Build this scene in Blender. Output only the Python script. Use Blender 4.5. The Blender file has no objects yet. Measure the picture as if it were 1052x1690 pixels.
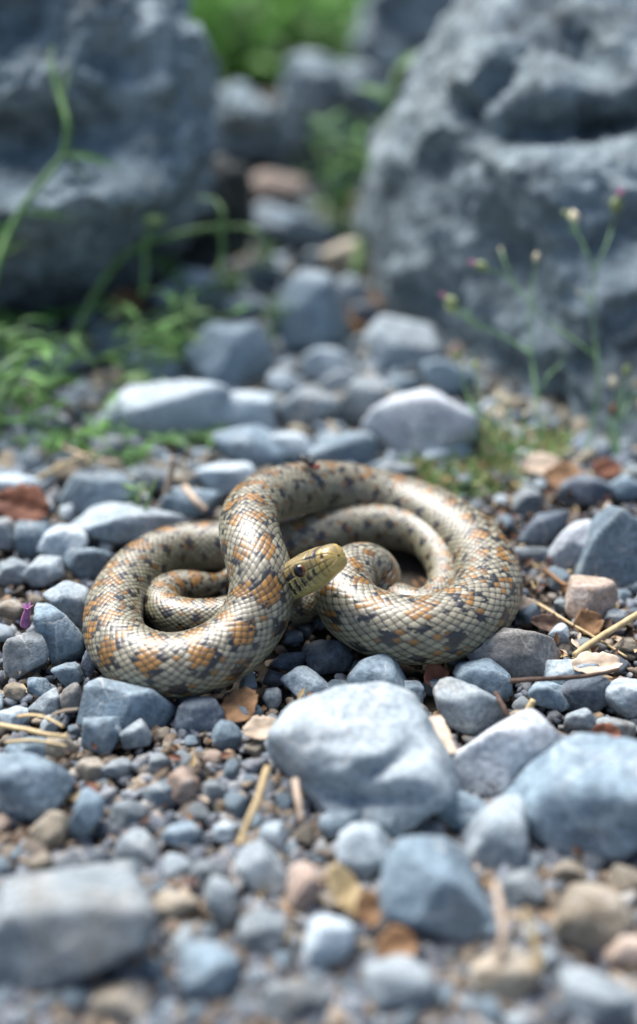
import bpy, bmesh, math
import numpy as np
from mathutils import Vector, Matrix

R = math.radians
scene = bpy.context.scene
COL = scene.collection

# ------------------------------------------------------------------ camera
F = 40.0 / 38.0 * 1690.0                 # focal length in photograph pixels
CAM_H = 0.27
PITCH = R(29.5)
CAM = np.array([0.0, -CAM_H / math.tan(R(33.2)), CAM_H])
RIGHT = np.array([1.0, 0.0, 0.0])
FWD = np.array([0.0, math.cos(PITCH), -math.sin(PITCH)])
UPV = np.array([0.0, math.sin(PITCH), math.cos(PITCH)])
cd = bpy.data.cameras.new('camera')
cam = bpy.data.objects.new('camera', cd)
COL.objects.link(cam)
cam.location = CAM
cam.rotation_euler = (math.pi / 2 - PITCH, 0, 0)
cd.sensor_fit = 'VERTICAL'
cd.sensor_height = 38.0
cd.sensor_width = 38.0
cd.lens = 40.0
cd.clip_start = 0.01
cd.clip_end = 500.0
cd.dof.use_dof = True
cd.dof.focus_distance = 0.430
cd.dof.aperture_fstop = 2.6
scene.camera = cam

# ------------------------------------------------------------------ light
SUN_EL, SUN_AZ = R(58), R(-34)           # azimuth measured from +Y (away from the camera) towards +X
world = bpy.data.worlds.new('World')
scene.world = world
world.use_nodes = True
wn = world.node_tree.nodes
wl = world.node_tree.links
for n in list(wn):
    wn.remove(n)
sky = wn.new('ShaderNodeTexSky')
sky.sky_type = 'NISHITA'
sky.sun_disc = False
sky.sun_elevation = SUN_EL
sky.sun_rotation = SUN_AZ
sky.air_density = 1.0
sky.dust_density = 2.5
sky.ozone_density = 1.0
bg = wn.new('ShaderNodeBackground')
bg.inputs['Strength'].default_value = 0.088
wo = wn.new('ShaderNodeOutputWorld')
wl.new(sky.outputs[0], bg.inputs[0])
wl.new(bg.outputs[0], wo.inputs[0])
sd = bpy.data.lights.new('sun', 'SUN')
sd.energy = 4.0
sd.angle = R(42)
sd.color = (1.0, 0.985, 0.965)
sun = bpy.data.objects.new('sun', sd)
COL.objects.link(sun)
sdir = Vector((math.sin(SUN_AZ) * math.cos(SUN_EL), math.cos(SUN_AZ) * math.cos(SUN_EL), math.sin(SUN_EL)))
sun.rotation_euler = sdir.to_track_quat('Z', 'Y').to_euler()
sun.location = (0, 0, 3)

vs = scene.view_settings
vs.view_transform = 'Standard'
vs.look = 'None'
vs.exposure = 0.98
vs.gamma = 1.0
vs.use_curve_mapping = False
scene.render.engine = 'CYCLES'
scene.cycles.use_denoising = True
scene.cycles.max_bounces = 6
scene.cycles.diffuse_bounces = 3
scene.cycles.glossy_bounces = 2
scene.cycles.transmission_bounces = 3

# ------------------------------------------------------------------ pixel <-> place helpers
def ray(px, py):
    return FWD + RIGHT * ((px - 526.0) / F) + UPV * ((845.0 - py) / F)

def at(px, py, z=0.0):
    """Point at height z seen at a photograph pixel."""
    d = ray(px, py)
    t = (z - CAM[2]) / d[2]
    return CAM + d * t

def at_depth(px, py, dep):
    return CAM + ray(px, py) * dep

def depth_of(p):
    return float(np.dot(np.asarray(p) - CAM, FWD))

def to_px(p):
    v = np.asarray(p) - CAM
    dd = v @ FWD
    return 526 + F * (v @ RIGHT) / dd, 845 - F * (v @ UPV) / dd

# ------------------------------------------------------------------ noise (numpy)
_rs = np.random.RandomState(7)
_PERM = _rs.permutation(256)
_PERM = np.concatenate([_PERM, _PERM, _PERM])
_G = _rs.normal(size=(256, 3))
_G /= np.linalg.norm(_G, axis=1)[:, None]

def noise3(P):
    P = np.asarray(P, dtype=np.float64)
    I = np.floor(P).astype(np.int64)
    f = P - I
    I &= 255
    u = f * f * f * (f * (f * 6 - 15) + 10)
    out = 0
    for dx in (0, 1):
        for dy in (0, 1):
            for dz in (0, 1):
                h = _PERM[_PERM[_PERM[(I[:, 0] + dx) & 255] + ((I[:, 1] + dy) & 255)] + ((I[:, 2] + dz) & 255)]
                g = _G[h]
                d = f - np.array([dx, dy, dz])
                w = (u[:, 0] if dx else 1 - u[:, 0]) * (u[:, 1] if dy else 1 - u[:, 1]) * (u[:, 2] if dz else 1 - u[:, 2])
                out = out + w * np.einsum('ij,ij->i', g, d)
    return out * 1.6

def fbm(P, octaves=4, gain=0.5, ridged=False):
    P = np.asarray(P, dtype=np.float64)
    a, s, o = 1.0, 0.0, 0.0
    for k in range(octaves):
        n = noise3(P * (2.03 ** k) + 17.3 * k)
        if ridged:
            n = 0.5 - np.abs(n) * 1.6
        o = o + a * n
        s += a
        a *= gain
    return o / s

# ------------------------------------------------------------------ mesh helpers
def mesh_np(name, V, Fc, smooth=True):
    """Mesh from numpy arrays: V (n,3), Fc (m,3) or (m,4)."""
    V = np.asarray(V, dtype=np.float32)
    Fc = np.asarray(Fc, dtype=np.int32)
    m, k = Fc.shape
    me = bpy.data.meshes.new(name)
    me.vertices.add(len(V))
    me.vertices.foreach_set('co', V.ravel())
    me.loops.add(m * k)
    me.loops.foreach_set('vertex_index', Fc.ravel())
    me.polygons.add(m)
    me.polygons.foreach_set('loop_start', np.arange(m, dtype=np.int32) * k)
    me.polygons.foreach_set('loop_total', np.full(m, k, dtype=np.int32))
    me.polygons.foreach_set('use_smooth', np.full(m, bool(smooth)))
    me.update(calc_edges=True)
    return me

_ICO = {}
def ico(level):
    if level not in _ICO:
        bm = bmesh.new()
        bmesh.ops.create_icosphere(bm, subdivisions=level, radius=1.0)
        V = np.array([v.co[:] for v in bm.verts])
        V /= np.linalg.norm(V, axis=1)[:, None]
        Fc = np.array([[v.index for v in f.verts] for f in bm.faces])
        bm.free()
        _ICO[level] = (V, Fc)
    return _ICO[level]

def obj(name, me, mat=None, parent=None, loc=None):
    o = bpy.data.objects.new(name, me)
    COL.objects.link(o)
    if mat is not None and me is not None and len(me.materials) == 0:
        me.materials.append(mat)
    if loc is not None:
        o.location = [float(x) for x in loc]
    if parent is not None:
        o.parent = parent
    return o

def tag(o, label=None, cat=None, group=None, kind=None):
    if label: o['label'] = label
    if cat: o['category'] = cat
    if group: o['group'] = group
    if kind: o['kind'] = kind
    return o

def catmull(P, per=12):
    P = np.asarray(P, dtype=float)
    Q = np.vstack([2 * P[0] - P[1], P, 2 * P[-1] - P[-2]])
    out = []
    t = np.linspace(0, 1, per, endpoint=False)[:, None]
    for i in range(len(P) - 1):
        a, b, c, d = Q[i], Q[i + 1], Q[i + 2], Q[i + 3]
        out.append(0.5 * ((2 * b) + (-a + c) * t + (2 * a - 5 * b + 4 * c - d) * t ** 2 + (-a + 3 * b - 3 * c + d) * t ** 3))
    out.append(P[-1:])
    return np.vstack(out)

def frames(C, up=(0, 0, 1)):
    T = np.gradient(C, axis=0)
    T /= np.linalg.norm(T, axis=1)[:, None] + 1e-12
    up = np.asarray(up, dtype=float)
    N = np.zeros_like(C)
    n = up - T[0] * (up @ T[0])
    if np.linalg.norm(n) < 1e-3:
        n = np.array([1.0, 0, 0]) - T[0] * T[0][0]
    n /= np.linalg.norm(n)
    for i in range(len(C)):
        n = n - T[i] * (n @ T[i])
        n /= np.linalg.norm(n)
        N[i] = n
    return T, N, np.cross(T, N)

def tube(C, rad, sides=8, cap=True, flat=1.0):
    C = np.asarray(C, dtype=float)
    rad = np.broadcast_to(np.asarray(rad, dtype=float), (len(C),))
    T, N, B = frames(C)
    a = np.linspace(0, 2 * math.pi, sides, endpoint=False)
    V = C[:, None, :] + rad[:, None, None] * (np.cos(a)[None, :, None] * N[:, None, :] * flat + np.sin(a)[None, :, None] * B[:, None, :])
    V = V.reshape(-1, 3)
    n = len(C)
    i = np.arange(n - 1)[:, None] * sides
    j = np.arange(sides)[None, :]
    j2 = (j + 1) % sides
    Q = np.stack([i + j, i + j2, i + sides + j2, i + sides + j], -1).reshape(-1, 4)
    if cap:
        k = len(V)
        V = np.vstack([V, C[:1], C[-1:]])
        jj = np.arange(sides)
        c0 = np.stack([np.full(sides, k), (jj + 1) % sides, jj, jj], -1)
        c1 = np.stack([np.full(sides, k + 1), (n - 1) * sides + jj, (n - 1) * sides + (jj + 1) % sides, (n - 1) * sides + (jj + 1) % sides], -1)
        tri = np.vstack([c0, c1])[:, :3]
        Q3 = np.vstack([Q[:, [0, 1, 2]], Q[:, [0, 2, 3]], tri])
        return V, Q3
    return V, np.vstack([Q[:, [0, 1, 2]], Q[:, [0, 2, 3]]])

# ------------------------------------------------------------------ materials
def new_mat(name):
    m = bpy.data.materials.new(name)
    m.use_nodes = True
    nt = m.node_tree
    b = nt.nodes['Principled BSDF']
    return m, nt, b

def nd(nt, typ, **kw):
    n = nt.nodes.new(typ)
    for k, v in kw.items():
        if k in n.inputs:
            n.inputs[k].default_value = v
        else:
            setattr(n, k, v)
    return n

def ramp(nt, fac, stops):
    r = nt.nodes.new('ShaderNodeValToRGB')
    el = r.color_ramp.elements
    while len(el) < len(stops):
        el.new(0.5)
    for e, (p, c) in zip(el, stops):
        e.position = p
        e.color = (c[0], c[1], c[2], 1) if len(c) == 3 else c
    nt.links.new(fac, r.inputs[0])
    return r.outputs[0]

def mixc(nt, fac, a, b, mode='MIX'):
    m = nt.nodes.new('ShaderNodeMix')
    m.data_type = 'RGBA'
    m.blend_type = mode
    for s, v in ((m.inputs[0], fac), (m.inputs[6], a), (m.inputs[7], b)):
        if isinstance(v, (int, float)):
            s.default_value = v
        elif isinstance(v, (tuple, list)):
            s.default_value = (v[0], v[1], v[2], 1)
        else:
            nt.links.new(v, s)
    return m.outputs[2]

def rock_mat(name, c_dark, c_mid, c_light, speck=(0.5, 0.5, 0.5), stain=(0.20, 0.15, 0.09), scale=1.0, stain_amt=0.35, bump=0.6, island=False, world_space=False, vein=(0.62, 0.62, 0.60), vein_amt=0.5):
    """Weathered limestone: mottling, pale specks, soil stains and grain, varied per stone."""
    m, nt, b = new_mat(name)
    L = nt.links
    tc = nd(nt, 'ShaderNodeTexCoord')
    oi = nd(nt, 'ShaderNodeObjectInfo')
    geo = nd(nt, 'ShaderNodeNewGeometry')
    rnd = geo.outputs['Random Per Island'] if island else oi.outputs['Random']
    off = nd(nt, 'ShaderNodeVectorMath', operation='SCALE')
    cmb = nd(nt, 'ShaderNodeCombineXYZ')
    L.new(rnd, cmb.inputs[0]); L.new(rnd, cmb.inputs[1])
    L.new(cmb.outputs[0], off.inputs[0]); off.inputs['Scale'].default_value = 3.7
    add = nd(nt, 'ShaderNodeVectorMath', operation='ADD')
    L.new(geo.outputs['Position'] if (island or world_space) else tc.outputs['Object'], add.inputs[0]); L.new(off.outputs[0], add.inputs[1])
    vec = add.outputs[0]
    n1 = nd(nt, 'ShaderNodeTexNoise', Scale=75.0 * scale, Detail=6.0, Roughness=0.62)
    n2 = nd(nt, 'ShaderNodeTexNoise', Scale=420.0 * scale, Detail=4.0, Roughness=0.7)
    n3 = nd(nt, 'ShaderNodeTexNoise', Scale=34.0 * scale, Detail=5.0, Roughness=0.6, Distortion=0.8)
    n4 = nd(nt, 'ShaderNodeTexVoronoi', Scale=520.0 * scale)
    for n in (n1, n2, n3, n4):
        L.new(vec, n.inputs['Vector'])
    col = ramp(nt, n1.outputs[0], [(0.28, c_dark), (0.5, c_mid), (0.74, c_light)])
    fine = ramp(nt, n2.outputs[0], [(0.3, (0.52, 0.53, 0.55)), (0.52, (1, 1, 1)), (0.72, (1.36, 1.35, 1.33))])
    col = mixc(nt, 1.0, col, fine, 'MULTIPLY')
    sp = ramp(nt, n4.outputs['Distance'], [(0.0, (1, 1, 1)), (0.16, (0, 0, 0))])
    spm = nd(nt, 'ShaderNodeMath', operation='MULTIPLY'); L.new(sp, spm.inputs[0]); spm.inputs[1].default_value = 0.45
    col = mixc(nt, spm.outputs[0], col, speck)
    vw = nd(nt, 'ShaderNodeVectorMath', operation='SCALE'); vw.inputs['Scale'].default_value = 0.012 / scale
    L.new(n1.outputs['Color'], vw.inputs[0])
    va = nd(nt, 'ShaderNodeVectorMath', operation='ADD'); L.new(vec, va.inputs[0]); L.new(vw.outputs[0], va.inputs[1])
    n5 = nd(nt, 'ShaderNodeTexVoronoi', Scale=42.0 * scale, feature='DISTANCE_TO_EDGE')
    L.new(va.outputs[0], n5.inputs['Vector'])
    vn = ramp(nt, n5.outputs['Distance'], [(0.0, (1, 1, 1)), (0.030, (0, 0, 0))])
    vm = nd(nt, 'ShaderNodeMath', operation='MULTIPLY'); L.new(vn, vm.inputs[0])
    vk = ramp(nt, n3.outputs[0], [(0.42, (0, 0, 0)), (0.60, (1, 1, 1))]); L.new(vk, vm.inputs[1])
    vs_ = nd(nt, 'ShaderNodeMath', operation='MULTIPLY'); L.new(vm.outputs[0], vs_.inputs[0]); vs_.inputs[1].default_value = vein_amt
    col = mixc(nt, vs_.outputs[0], col, vein)
    st = ramp(nt, n3.outputs[0], [(0.5, (0, 0, 0)), (0.72, (1, 1, 1))])
    stm = nd(nt, 'ShaderNodeMath', operation='MULTIPLY'); L.new(st, stm.inputs[0]); stm.inputs[1].default_value = stain_amt
    col = mixc(nt, stm.outputs[0], col, stain)
    if island:                                # mixed grit: some grains are brown, some nearly black
        rt = ramp(nt, rnd, [(0.0, (0.62, 0.68, 0.78)), (0.45, (0.95, 1.0, 1.06)), (0.62, (1.25, 1.22, 1.15)), (0.66, (1.05, 0.82, 0.58)), (0.88, (0.75, 0.55, 0.38)), (1.0, (0.42, 0.36, 0.30))])
        col = mixc(nt, 1.0, col, rt, 'MULTIPLY')
    hv = nd(nt, 'ShaderNodeHueSaturation')
    mr = nd(nt, 'ShaderNodeMapRange'); L.new(rnd, mr.inputs[0]); mr.inputs[3].default_value = 0.78; mr.inputs[4].default_value = 1.22
    L.new(mr.outputs[0], hv.inputs['Value']); L.new(col, hv.inputs['Color'])
    L.new(hv.outputs[0], b.inputs['Base Color'])
    b.inputs['Roughness'].default_value = 0.72
    b.inputs['Specular IOR Level'].default_value = 0.35
    bs = nd(nt, 'ShaderNodeMath', operation='ADD')
    L.new(n1.outputs[0], bs.inputs[0]); L.new(n2.outputs[0], bs.inputs[1])
    bp = nd(nt, 'ShaderNodeBump', Strength=bump, Distance=0.0012 / scale)
    L.new(bs.outputs[0], bp.inputs['Height']); L.new(bp.outputs[0], b.inputs['Normal'])
    return m

def plain_mat(name, c1, c2, scale=120.0, rough=0.6, bump=0.2, dist=0.0006, trans=0.0, stretch=None, spec=0.4):
    m, nt, b = new_mat(name)
    L = nt.links
    tc = nd(nt, 'ShaderNodeTexCoord')
    oi = nd(nt, 'ShaderNodeObjectInfo')
    n1 = nd(nt, 'ShaderNodeTexNoise', Scale=scale, Detail=5.0, Roughness=0.6)
    if stretch:
        mp = nd(nt, 'ShaderNodeMapping'); mp.inputs['Scale'].default_value = stretch
        L.new(tc.outputs['Object'], mp.inputs[0]); L.new(mp.outputs[0], n1.inputs['Vector'])
    else:
        L.new(tc.outputs['Object'], n1.inputs['Vector'])
    col = ramp(nt, n1.outputs[0], [(0.32, c1), (0.68, c2)])
    hv = nd(nt, 'ShaderNodeHueSaturation')
    mr = nd(nt, 'ShaderNodeMapRange'); L.new(oi.outputs['Random'], mr.inputs[0]); mr.inputs[3].default_value = 0.75; mr.inputs[4].default_value = 1.25
    L.new(mr.outputs[0], hv.inputs['Value']); L.new(col, hv.inputs['Color'])
    L.new(hv.outputs[0], b.inputs['Base Color'])
    b.inputs['Roughness'].default_value = rough
    b.inputs['Specular IOR Level'].default_value = spec
    bp = nd(nt, 'ShaderNodeBump', Strength=bump, Distance=dist)
    L.new(n1.outputs[0], bp.inputs['Height']); L.new(bp.outputs[0], b.inputs['Normal'])
    if trans > 0:
        tr = nd(nt, 'ShaderNodeBsdfTranslucent'); L.new(hv.outputs[0], tr.inputs[0])
        mx = nd(nt, 'ShaderNodeMixShader'); mx.inputs[0].default_value = trans
        L.new(b.outputs[0], mx.inputs[1]); L.new(tr.outputs[0], mx.inputs[2])
        L.new(mx.outputs[0], nt.nodes['Material Output'].inputs[0])
    return m

M = {}
M['blue'] = rock_mat('blue_grey_limestone', (0.105, 0.15, 0.185), (0.18, 0.242, 0.288), (0.27, 0.34, 0.385), stain_amt=0.22)
M['pale'] = rock_mat('pale_limestone', (0.25, 0.31, 0.345), (0.375, 0.44, 0.48), (0.51, 0.575, 0.61), stain_amt=0.15)
M['white'] = rock_mat('white_limestone', (0.38, 0.42, 0.46), (0.52, 0.56, 0.60), (0.66, 0.69, 0.72), stain_amt=0.08)
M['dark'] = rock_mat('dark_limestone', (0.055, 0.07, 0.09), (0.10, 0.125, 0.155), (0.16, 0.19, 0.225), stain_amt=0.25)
M['grey'] = rock_mat('grey_limestone', (0.13, 0.155, 0.17), (0.215, 0.25, 0.27), (0.325, 0.36, 0.375), stain_amt=0.4)
M['tan'] = rock_mat('tan_stone', (0.19, 0.155, 0.11), (0.31, 0.27, 0.21), (0.43, 0.39, 0.33), stain_amt=0.5)
M['pink'] = rock_mat('pinkish_stone', (0.30, 0.21, 0.165), (0.42, 0.32, 0.26), (0.52, 0.44, 0.38), stain_amt=0.3)
M['speckled'] = rock_mat('speckled_stone', (0.12, 0.115, 0.105), (0.27, 0.265, 0.255), (0.42, 0.40, 0.37), stain=(0.10, 0.085, 0.065), stain_amt=0.55)
M['boulder'] = rock_mat('boulder_limestone', (0.085, 0.115, 0.125), (0.22, 0.285, 0.315), (0.44, 0.52, 0.55), stain=(0.08, 0.09, 0.085), stain_amt=0.6, scale=0.5, bump=0.8, vein=(0.03, 0.035, 0.035), vein_amt=0.8)
M['hollow'] = rock_mat('hollow_shade_rock', (0.02, 0.022, 0.02), (0.05, 0.055, 0.052), (0.10, 0.11, 0.11), stain=(0.03, 0.035, 0.02), stain_amt=0.6, scale=0.5)  # near-black base colour stands in for the shade of the hollow
M['grit'] = rock_mat('grit_mixed', (0.12, 0.13, 0.145), (0.215, 0.225, 0.24), (0.33, 0.34, 0.35), stain=(0.26, 0.19, 0.115), stain_amt=0.75, island=True)
M['grit_pale'] = rock_mat('grit_pale', (0.19, 0.23, 0.25), (0.30, 0.35, 0.375), (0.44, 0.49, 0.515), stain=(0.26, 0.20, 0.14), stain_amt=0.35, island=True)
M['soil'] = plain_mat('soil', (0.024, 0.020, 0.016), (0.068, 0.056, 0.044), scale=90.0, rough=0.95, bump=0.8, dist=0.003)
M['leaf'] = plain_mat('fresh_leaf', (0.045, 0.135, 0.032), (0.10, 0.235, 0.055), scale=60.0, rough=0.5, trans=0.35)
M['leaf_bright'] = plain_mat('bright_leaf', (0.13, 0.32, 0.065), (0.23, 0.46, 0.12), scale=40.0, rough=0.5, trans=0.5)
M['leaf_pale'] = plain_mat('pale_leaf', (0.15, 0.27, 0.10), (0.27, 0.40, 0.17), scale=60.0, rough=0.5, trans=0.35)
M['leaf_deep'] = plain_mat('deep_leaf', (0.03, 0.10, 0.022), (0.065, 0.18, 0.04), scale=60.0, rough=0.5, trans=0.3)
M['stem'] = plain_mat('green_stem', (0.08, 0.17, 0.05), (0.14, 0.26, 0.085), scale=100.0, rough=0.55)
M['stem_thin'] = plain_mat('grey_green_stem', (0.13, 0.25, 0.11), (0.21, 0.36, 0.17), scale=100.0, rough=0.55)
M['bud'] = plain_mat('bud_green', (0.22, 0.29, 0.11), (0.36, 0.42, 0.20), scale=400.0, rough=0.6)
M['petal'] = plain_mat('pink_petal', (0.52, 0.22, 0.36), (0.68, 0.42, 0.53), scale=400.0, rough=0.55, trans=0.3)
M['cream'] = plain_mat('cream_bud', (0.48, 0.42, 0.26), (0.66, 0.60, 0.44), scale=400.0, rough=0.6)
M['violet'] = plain_mat('violet_petal', (0.20, 0.05, 0.18), (0.42, 0.18, 0.36), scale=500.0, rough=0.5)
M['straw'] = plain_mat('straw', (0.36, 0.255, 0.12), (0.58, 0.45, 0.25), scale=200.0, rough=0.5, stretch=(1, 1, 1))
M['wood'] = plain_mat('pale_wood', (0.40, 0.29, 0.20), (0.62, 0.50, 0.39), scale=260.0, rough=0.75)
M['twig'] = plain_mat('dark_twig', (0.05, 0.03, 0.022), (0.14, 0.085, 0.06), scale=300.0, rough=0.8)
M['dry'] = plain_mat('dry_leaf', (0.13, 0.065, 0.03), (0.32, 0.18, 0.085), scale=160.0, rough=0.7, trans=0.15, bump=0.5)
M['dry_pale'] = plain_mat('bleached_leaf', (0.40, 0.30, 0.21), (0.62, 0.51, 0.40), scale=160.0, rough=0.7, trans=0.15, bump=0.5)
M['dry_red'] = plain_mat('russet_leaf', (0.085, 0.028, 0.016), (0.18, 0.07, 0.035), scale=160.0, rough=0.7, bump=0.5)
# ------------------------------------------------------------------ ground
def ground():
    u = np.linspace(-1, 1, 241)
    xs = np.sinh(u * 7.2) / math.sinh(7.2) * 90.0
    ys = np.sinh(u * 7.2) / math.sinh(7.2) * 90.0
    X, Y = np.meshgrid(xs, ys)
    P = np.stack([X.ravel(), Y.ravel(), 0 * X.ravel()], 1)
    d = np.hypot(P[:, 0], P[:, 1])
    z = 0.0028 * fbm(P * np.array([28, 28, 1]), 4) - 0.004
    far = np.clip((d - 1.2) / 4.0, 0, 1)
    z = z + far * 0.25 * fbm(P * 0.35 + 3.1, 3) * np.minimum(d, 12) * 0.35
    P[:, 2] = z
    n = len(xs)
    i = np.arange(n - 1)[:, None] * n; j = np.arange(n - 1)[None, :]
    Fq = np.stack([i + j, i + j + 1, i + n + j + 1, i + n + j], -1).reshape(-1, 4)
    tag(obj('ground', mesh_np('ground', P, Fq), M['soil']), kind='structure')
ground()

# ------------------------------------------------------------------ stones
SR = np.random.RandomState(5)
PLACED = []       # (px, py, half width, half height) already taken in the picture plane

def soft_polytope(level, Np, Dp, p):
    d, f = ico(level)
    q = np.maximum(d @ Np.T, 0) / Dp[None, :]
    r = (q ** p).sum(1) ** (-1.0 / p)
    return d * r[:, None], f, d

def roughen(V, d, size, amp, rng, fine=0.35, octs=4):
    off = rng.uniform(-50, 50, 3)
    n = fbm(V / size * 1.7 + off, octs)
    n2 = fbm(V / size * 6.0 + off[::-1], 3, ridged=True)
    return V + d * (size * amp * (n + fine * n2))[:, None]

def hull(pts):
    pts = sorted(map(tuple, pts))
    def half(ps):
        h = []
        for p in ps:
            while len(h) >= 2 and (h[-1][0] - h[-2][0]) * (p[1] - h[-2][1]) - (h[-1][1] - h[-2][1]) * (p[0] - h[-2][0]) <= 0:
                h.pop()
            h.append(p)
        return h[:-1]
    return half(pts) + half(pts[::-1])

def oval(cx, cy, w, h, rot=0.0, n=None, rng=SR):
    n = n or rng.randint(5, 8)
    a = np.linspace(0, 2 * math.pi, n, endpoint=False) + rng.uniform(0, 1)
    a = a + rng.uniform(-0.3, 0.3, n)
    k = rng.uniform(0.86, 1.14, n)
    x, y = 0.5 * w * np.cos(a) * k, 0.5 * h * np.sin(a) * k
    c, s = math.cos(R(rot)), math.sin(R(rot))
    return [(cx + x[i] * c - y[i] * s, cy + x[i] * s + y[i] * c) for i in range(n)]

def stone_shape(pts, depth=0.9, p=16.0, lift=0.0, level=4, amp=0.05, rng=SR, back=0.30, fine=0.35, octs=4, flat_top=None, base_y=None):
    """A closed stone whose outline from the path is about pts; returns verts (world), faces, centre, thickness."""
    H = np.array(hull(pts))
    c0 = H.mean(0)
    yb = H[:, 1].max() if base_y is None else base_y
    dep0 = depth_of(at(c0[0], min(yb, 1750), lift))
    x, y = H[:, 0], H[:, 1]
    area = 0.5 * abs(np.dot(x, np.roll(y, -1)) - np.dot(y, np.roll(x, -1)))
    T = depth * math.sqrt(area) * dep0 / F
    zc = dep0 + back * T
    sc = zc / F
    ctr = at_depth(c0[0], c0[1], zc)
    L = (H - c0) * np.array([1, -1]) * sc
    hh = (L[:, 1].max() - L[:, 1].min())
    ww = (L[:, 0].max() - L[:, 0].min())
    N_, D_ = [], []
    m = len(L)
    for i in range(m):
        a, b = L[i], L[(i + 1) % m]
        e = b - a
        if np.linalg.norm(e) < 0.06 * max(hh, ww):
            continue
        n2 = np.array([e[1], -e[0]]) / np.linalg.norm(e)
        d = n2 @ a
        if d < 0:
            n2, d = -n2, -d
        tz = rng.uniform(-0.34, 0.34)
        n3 = n2[0] * RIGHT + n2[1] * UPV - tz * FWD
        ln = np.linalg.norm(n3)
        N_.append(n3 / ln); D_.append(max(d, 0.12 * hh) / ln)
    def addp(n, d):
        n = np.asarray(n, dtype=float); N_.append(n / np.linalg.norm(n)); D_.append(d)
    ft = rng.uniform(0.60, 0.80) if flat_top is None else flat_top
    addp((rng.uniform(-.22, .22), rng.uniform(-.22, .15), 1), 0.5 * hh * ft + 0.10 * T)
    addp((rng.uniform(-.45, .45), -1, rng.uniform(-.05, .35)), 0.46 * T)
    addp((rng.uniform(-.7, .7), -1, rng.uniform(.5, 1.0)), 0.5 * T)
    addp((rng.uniform(-.4, .4), 1, rng.uniform(-.2, .3)), 0.5 * T)
    addp((0, 0, -1), 0.5 * hh)
    for k in range(5):                       # chipped corners
        n = rng.normal(size=3); n /= np.linalg.norm(n)
        sup = (L @ np.array([n @ RIGHT, n @ UPV])).max() * 0.9 + 0.30 * T * abs(n @ FWD)
        N_.append(n); D_.append(max(sup * rng.uniform(0.60, 0.95), 0.15 * hh))
    V, f, d = soft_polytope(level, np.array(N_), np.array(D_), max(p * 1.9, 27.0) if level < 6 else p * 1.8)
    V = roughen(V, d, max(hh, ww), amp, rng, fine, octs)
    vx = V @ RIGHT
    V = V * min(1.25, max(0.8, ww / (vx.max() - vx.min())))
    return V, f, ctr, T

def apply_dents(V, c, dents):
    """Hollows (positive) and bulges (negative) sculpted into the side that faces the path."""
    W = V + c
    dd = (W - CAM) @ FWD
    px = 526 + F * ((W - CAM) @ RIGHT) / dd; py = 845 - F * ((W - CAM) @ UPV) / dd
    toward = (CAM - c) / np.linalg.norm(CAM - c)
    facing = np.clip((V @ toward) / (np.linalg.norm(V, axis=1) + 1e-9) * 2 + 0.3, 0, 1)
    for (x, y, rx, ry, rot, dp) in dents:
        ca, sa = math.cos(R(rot)), math.sin(R(rot))
        dx, dy = px - x, py - y
        u, v = (dx * ca + dy * sa) / rx, (-dx * sa + dy * ca) / ry
        V = V - (np.exp(-(u * u + v * v)) * dp * facing)[:, None] * toward
    return V

def grow(pts, k=1.09):
    H = np.array(pts, dtype=float)
    c = H.mean(0)
    return [tuple(q) for q in c + (H - c) * k]

def stone(pts, mat, label, depth=0.9, p=16.0, lift=0.0, level=None, amp=0.045, name='stone', group='stones of the gravel bed', cat='stone', dents=(), **kw):
    H = np.array(pts)
    w, h = H[:, 0].max() - H[:, 0].min(), H[:, 1].max() - H[:, 1].min()
    if level is None:
        level = 5 if w > 120 else 4
    V, f, c, T = stone_shape(grow(pts), depth, p, lift, level, amp, **kw)
    V = apply_dents(V, c, dents)
    o = obj(name, mesh_np(name, V, f), M[mat] if isinstance(mat, str) else mat, None, c)
    tag(o, label, cat, group)
    PLACED.append(((H[:, 0].max() + H[:, 0].min()) / 2, (H[:, 1].max() + H[:, 1].min()) / 2, w / 2, h / 2))
    return o

E = oval
# --- in front of the snake
stone([(438, 1238), (475, 1186), (560, 1160), (610, 1133), (642, 1150), (686, 1196), (722, 1262), (735, 1295), (680, 1335), (600, 1345), (515, 1345), (452, 1292)], 'pale', 'broad pale blue-grey stone with hollows, largest in front of the snake', depth=0.85, p=18, amp=0.075, flat_top=0.5, dents=[(640, 1262, 45, 16, -25, 0.008), (560, 1225, 40, 14, 10, 0.003), (530, 1300, 60, 16, 10, 0.004), (600, 1320, 70, 16, 0, 0.006)])
stone([(127, 1165), (150, 1117), (255, 1140), (288, 1166), (276, 1197), (215, 1208), (130, 1198)], 'blue', 'sharp-edged blue-grey stone with a flat top below the left coil', p=40, amp=0.02, flat_top=0.8)
stone(E(167, 1212, 72, 62), 'blue', 'small blue-grey stone leaning on the sharp flat-topped stone', p=22)
stone(E(226, 1218, 50, 48), 'grey', 'pale square-cut stone below the sharp flat-topped stone', p=30, amp=0.02)
stone([(12, 1078), (33, 1038), (66, 1042), (82, 1078), (72, 1110), (32, 1123), (12, 1108)], 'grey', 'mottled blocky stone at the left edge below the violet petal', p=20)
stone([(52, 1012), (76, 1000), (110, 1026), (133, 1056), (130, 1080), (96, 1096), (76, 1062)], 'blue', 'smooth blue-grey stone wedged between two blocks left of the coil', p=15)
stone([(78, 982), (110, 957), (140, 968), (155, 1000), (146, 1038), (104, 1022), (82, 1002)], 'pale', 'pale wedge-shaped stone touching the left side of the coil', p=26, amp=0.03)
stone(E(118, 1108, 46, 48), 'blue', 'small grey stone tucked under the left coil beside the flat-topped stone', p=24)
stone(E(146, 1096, 26, 50), 'dark', 'narrow upright stone pressed against the left coil', p=24)
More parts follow.
